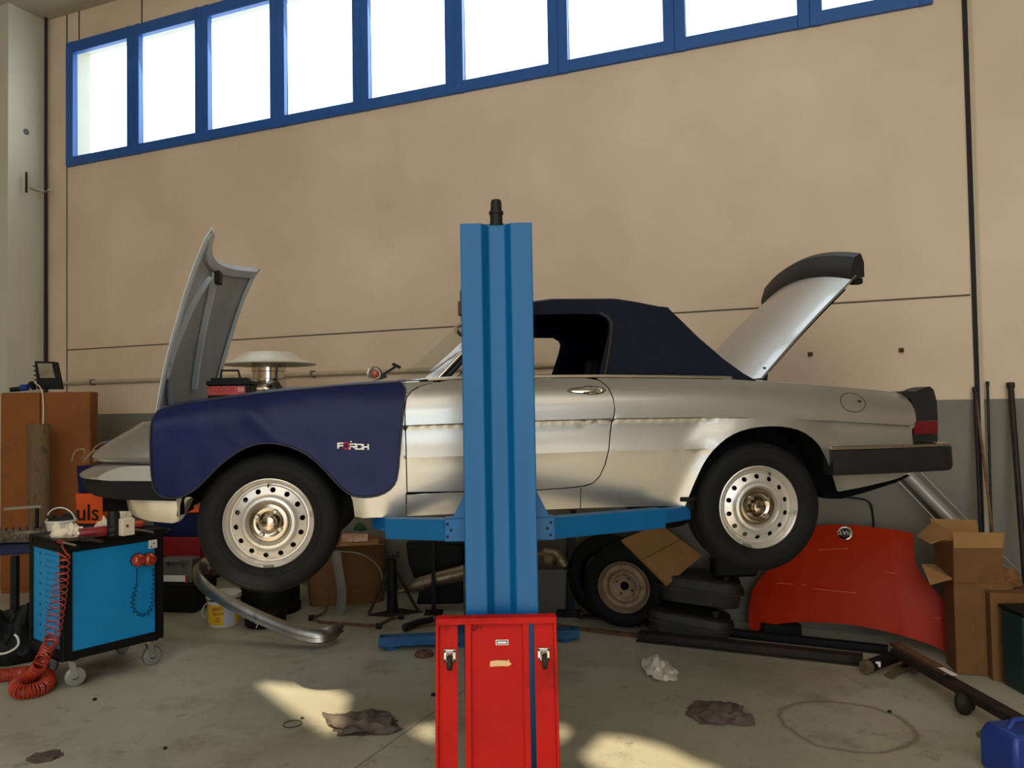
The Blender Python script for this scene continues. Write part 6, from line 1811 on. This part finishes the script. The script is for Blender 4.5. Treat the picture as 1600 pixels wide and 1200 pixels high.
# open box on top
Yo = yb2 + .0
x0 = P(1493, 880, Yo).x; x1 = P(1566, 880, Yo).x; zt3 = P(1530, 856, Yo).z; w3 = x1 - x0
ob = thing('open_box', 'small open cardboard box with spread flaps on top of the tall carton', 'box', ((x0 + x1) / 2, Yo + .11, zt2 + .002), -.08)
h3 = zt3 - zt2; d3 = .24
wl_ = MB()
for c, s_ in (((0, -d3 / 2, h3 / 2), (w3, .005, h3)), ((0, d3 / 2, h3 / 2), (w3, .005, h3)), ((-w3 / 2, 0, h3 / 2), (.005, d3, h3)), ((w3 / 2, 0, h3 / 2), (.005, d3, h3)), ((0, 0, .004), (w3, d3, .005))): wl_.box(c, s_)
obj('walls', wl_, M['cardboard_dark'], ob)
obj('front_flap', MB().add([(-w3 / 2, -d3 / 2, h3 + .0), (w3 / 2, -d3 / 2, h3 + .0), (w3 / 2 + .015, -d3 / 2 - .06, h3 + .075), (-w3 / 2 + .0, -d3 / 2 - .06, h3 + .085)], [(0, 1, 2, 3)]) if False else
    MB().add([(-w3 / 2, -d3 / 2 - .004, h3), (w3 / 2, -d3 / 2 - .004, h3), (w3 / 2 + .01, -d3 / 2 - .012, h3 + .088), (-w3 / 2 - .005, -d3 / 2 - .012, h3 + .095)], [(0, 1, 2, 3)]), M['cardboard'], ob, solid=.004, smooth=0)
obj('left_flap', MB().add([(-w3 / 2, -d3 / 2, h3), (-w3 / 2, d3 / 2, h3 + .11), (-w3 / 2 - .13, d3 / 2 - .05, h3 + .02), (-w3 / 2 - .12, -d3 / 2 + .02, h3 - .02)], [(0, 1, 2, 3)]) if False else
    MB().add([(-w3 / 2, -d3 / 2, h3 + .07), (-w3 / 2, d3 / 2, h3 + .12), (-w3 / 2 - .11, d3 / 2 - .02, h3 + .03), (-w3 / 2 - .12, -d3 / 2 + .02, h3 + .02)], [(0, 1, 2, 3)]), M['cardboard'], ob, solid=.004, smooth=0)
obj('back_flap', MB().add([(-w3 / 2, d3 / 2, h3), (w3 / 2, d3 / 2, h3), (w3 / 2, d3 / 2 + .04, h3 + .12), (-w3 / 2, d3 / 2 + .04, h3 + .13)], [(0, 1, 2, 3)]), M['cardboard'], ob, solid=.004, smooth=0)
obj('lower_flap', MB().add([(-w3 / 2, -d3 / 2 + .02, .02), (-w3 / 2, d3 / 2, .06), (-w3 / 2 - .10, d3 / 2 - .05, .07), (-w3 / 2 - .12, -d3 / 2 + .04, -.02)], [(0, 1, 2, 3)]), M['cardboard'], ob, solid=.004, smooth=0)
obj('tape', MB().box((0, -d3 / 2 - .004, h3 * .45), (w3, .002, .03)), M['cardboard_dark'], ob)
zt4 = P(1580, 905, 4.75).z
t_, w_, d_ = fbox(1566, 1640, 1066, zt4, .4, -.2, 'brown_carton', 'large dark brown carton at the right edge of the room', 'box', M['cardboard_dark'])
obj('bag_on_top', crumple((-.06, 0, zt4 - z0 if False else zt4), (.16, .12, .10), 71, .3), M['cardboard_dark'], t_, smooth=60)
tq = P(1596, 1010, 4.2)
tl = thing('teal_container', 'teal plastic container in front of the brown carton at the right edge', 'container', (tq.x + .10, 4.28, 0))
tz = P(1596, 962, 4.2).z
obj('shell', MB().box((0, 0, tz / 2), (.2, .2, tz)), mat('teal_plastic', S(10, 46, 48), .4), tl, bevel=.02)
obj('lid', MB().box((0, 0, tz + .01), (.21, .21, .02)), M['cart_black'], tl, bevel=.005)
# blue jerrycan at the lower right corner
jq = P(1608, 1180, 3.25)
jc = thing('jerrycan', 'blue plastic jerrycan at the lower right corner of the floor', 'jerrycan', (jq.x + .035, 3.33, 0), .15)
jz = P(1590, 1153, 3.22).z
obj('can_body', MB().loft([[Vector((sx * a, sy * b, z)) for sx, sy in ((-1, -1), (1, -1), (1, 1), (-1, 1))] for a, b, z in ((.125, .09, 0), (.135, .1, .012), (.135, .1, jz - .05), (.115, .085, jz), (.05, .05, jz + .0))]), M['blue_plastic'], jc, bevel=.018, smooth=50)
obj('grip', MB().tube([Vector((-.08, 0, jz - .01)), Vector((-.05, 0, jz + .03)), Vector((.03, 0, jz + .03)), Vector((.06, 0, jz - .01))], .012, 10), M['blue_plastic'], jc)
obj('screw_cap', MB().lathe([(.024, -.01), (.024, .028), (.02, .032), (0, .032)], (.085, -.01, jz), (0, 0, 1), 24), M['dark_blue'], jc)
obj('ring', MB().tube([Vector((-.04 + .02 * math.cos(2 * PI * k / 20), -.07 + .02 * math.sin(2 * PI * k / 20), jz - .012)) for k in range(20)], .004, 6, closed=True), M['white_plastic'], jc)
# ------------------------------------------------------------------ poles and sheet leaning at the right wall
def pole(lab, pts, r, m, Yfoot, name='steel_pole'):
    """pts: top pixel and bottom pixel; top on the wall, bottom a little before it"""
    top = PW(pts[0][0], pts[0][1], .04); bot = PW(pts[1][0], pts[1][1], Yfoot)
    d = (bot - top).normalized(); foot = top + d * ((top.z - .002) / -d.z)
    t = thing(name, lab, 'pole', foot)
    obj('shaft', MB().tube([top, foot], r, 8), m, t, world=True)
    obj('tip', MB().tube([top - d * .012, top + d * .02], r * 1.35, 8), m, t, world=True)
pole('black straight pole leaning beside the wall joint', [(1523, 608), (1532, 822)], .011, M['black_metal'], .16)
pole('thin rusty rod leaning across the black pole', [(1524, 612), (1550, 825)], .008, M['rust'], .20)
pole('thin steel rod just right of the crossing rods', [(1543, 599), (1549, 820)], .008, M['iron'], .16)
pole('thick dark brown pole leaning nearest the right edge', [(1579, 601), (1600, 880)], .018, M['iron'], .22)
sa = PW(1418, 742, .06); sb_ = PW(1502, 828, .12)
d_ = (sb_ - sa).normalized(); top = sa - d_ * .02
foot = sa + d_ * ((sa.z - .05) / -d_.z)
M['tube_grey'] = mat('pale_tube', S(150, 146, 136), .35, .2, var=.06)
tu_ = thing('plastic_tube', 'pale grey tube with thin edge strips leaning diagonally behind the rear bumper', 'tube', foot)
obj('tube', MB().tube([top, foot], .042, 20), M['tube_grey'], tu_, world=True)
sdv = WA * .095
obj('edge_strip', MB().tube([top - sdv, foot - sdv], .004, 6), M['steel'], tu_, world=True)
obj('edge_strip', MB().tube([top + sdv, foot + sdv], .004, 6), M['steel'], tu_, world=True)
wc_ = thing('wall_cable', 'thin black cable hanging on the grey wall above the red bonnet', 'cable', PW(1364, 800))
obj('cable', MB().tube(smooth3([PW(1300, 774, .02), PW(1335, 778, .02), PW(1356, 781, .02), PW(1363, 792, .02), PW(1366, 826, .02)], 2), .006, 6), M['black_metal'], wc_, world=True)
single('cable_clip', MB().box(PW(1363, 790, .01), (.02, .02, .02)), M['grey_plastic'], 'tiny clip holding the thin cable on the grey wall', 'clip')
# ------------------------------------------------------------------ rails and axle on the floor
def rail(lab, p0, p1, w, h, m, name='steel_rail', lift_=0.0, flange=True):
    a = PF(*p0); b_ = PF(*p1); t = thing(name, lab, 'rail', (a + b_) / 2)
    obj('web', MB().bar(a + Vector((0, w / 2, h / 2 + lift_)), b_ + Vector((0, w / 2, h / 2 + lift_)), w, h), m, t, world=True, smooth=0, bevel=.002)
    if flange: obj('flange', MB().bar(a + Vector((0, w / 2, .004 + lift_)), b_ + Vector((0, w / 2, .004 + lift_)), w * 1.8, .008), m, t, world=True, smooth=0)
    return t
rail('thin dark rail on the floor right of the lift post', (866, 980), (1012, 998), .04, .018, M['rust'])
rail('long dark steel bar running along the floor below the fuel tanks', (1000, 1001), (1354, 1040), .09, .05, M['iron'])
rail('second dark bar lying between the long bar and the red bonnet', (1140, 994), (1392, 1022), .07, .04, M['black_metal'])
rail('narrow dark strip on the floor behind the spare wheel', (870, 962), (1100, 985), .05, .02, M['iron'], flange=False)
ax = thing('axle_beam', 'long dark axle beam with hubs crossing the lower right floor', 'axle', PF(1500, 1085))
e0 = PF(1400, 1018, .10); e1 = PF(1615, 1140, .10)
obj('beam', MB().bar(e0, e1, .075, .045), M['iron'], ax, world=True, bevel=.006, smooth=0)
obj('top_strip', MB().bar(e0.lerp(e1, -.02) + Vector((.02, .03, .03)), e0.lerp(e1, .45) + Vector((.02, .03, .03)), .06, .02), M['rust'], ax, world=True)
hb_ = e0.lerp(e1, .53) + Vector((-.03, -.10, -.055))
obj('hub', MB().lathe([(0, .03), (.035, .03), (.045, .01), (.055, .0), (.055, -.02), (.03, -.03), (0, -.03)], hb_ + Vector((0, 0, .012)), (.4, -.8, .3), 24), M['iron'], ax, world=True)
obj('hub_arm', MB().bar(hb_, e0.lerp(e1, .50), .03, .03), M['iron'], ax, world=True)
obj('foot', MB().bar(PF(1532, 1150, .012), PF(1580, 1127, .06), .045, .02), M['exhaust'], ax, world=True)
obj('foot', MB().bar(PF(1424, 1034, .02), e0.lerp(e1, .1), .05, .06), M['iron'], ax, world=True)
lbp = e0.lerp(e1, .43) + Vector((.0, -.02, .052)); dB = (e1 - e0).normalized()
sk2 = obj('paper_label', MB().bar(lbp - dB * .06, lbp + dB * .06, .035, .002), M['white'], ax, world=True)
sk3 = PF(1330, 1056)
st2 = thing('shock_absorber', 'black shock absorber with small white label at the end of the long bar', 'shock absorber', PF(1375, 1040))
s0_ = PF(1354, 1042, .045); s1_ = PF(1402, 1024, .075)
dS = (s1_ - s0_).normalized()
obj('body', MB().tube([s0_, s1_], .036, 20), M['cart_black'], st2, world=True); obj('end_cap', MB().tube([s0_ - dS * .02, s0_ + dS * .02], .038, 20), M['exhaust'], st2, world=True)
obj('rod', MB().tube([s1_, s1_ + dS * .12], .012, 10), M['steel'], st2, world=True)
obj('label', MB().box(s0_ + dS * .07 + Vector((0, -.037, .008)), (.03, .003, .032)), M['white'], st2, world=True)
br_ = thing('metal_bracket', 'bent pale metal bracket lying before the shock absorber', 'bracket', PF(1400, 1055))
obj('strap', MB().bar(PF(1388, 1057, .01), PF(1404, 1046, .03), .05, .01).bar(PF(1404, 1046, .03), PF(1422, 1037, .04), .05, .012), M['exhaust'], br_, world=True)
obj('lug', MB().cyl(PF(1424, 1044, .03), PF(1434, 1044, .03), .025, seg=14), M['exhaust'], br_, world=True)
# ------------------------------------------------------------------ repeats share a group phrase
GROUPS = {'loose_nut': 'small dark bits lying on the floor', 'floor_rag': 'rags dropped on the floor', 'storage_crate': 'dark blue crates behind the tool cart',
          'steel_pole': 'poles leaning at the right of the back wall', 'steel_rail': 'steel bars lying on the floor', 'fuel_tank': 'black fuel tanks below the rear wheel',
          'hand_tool': 'hand tools on the tool cart', 'work_glove': 'work gloves on the tool cart', 'wall_anchor': 'anchor bolts in the back wall', 'lift_post': 'columns of the two-post lift'}
for o in COL.objects:
    if o.parent is None and 'category' in o:
        g = GROUPS.get(o.name.split('.')[0])
        if g: o['group'] = g
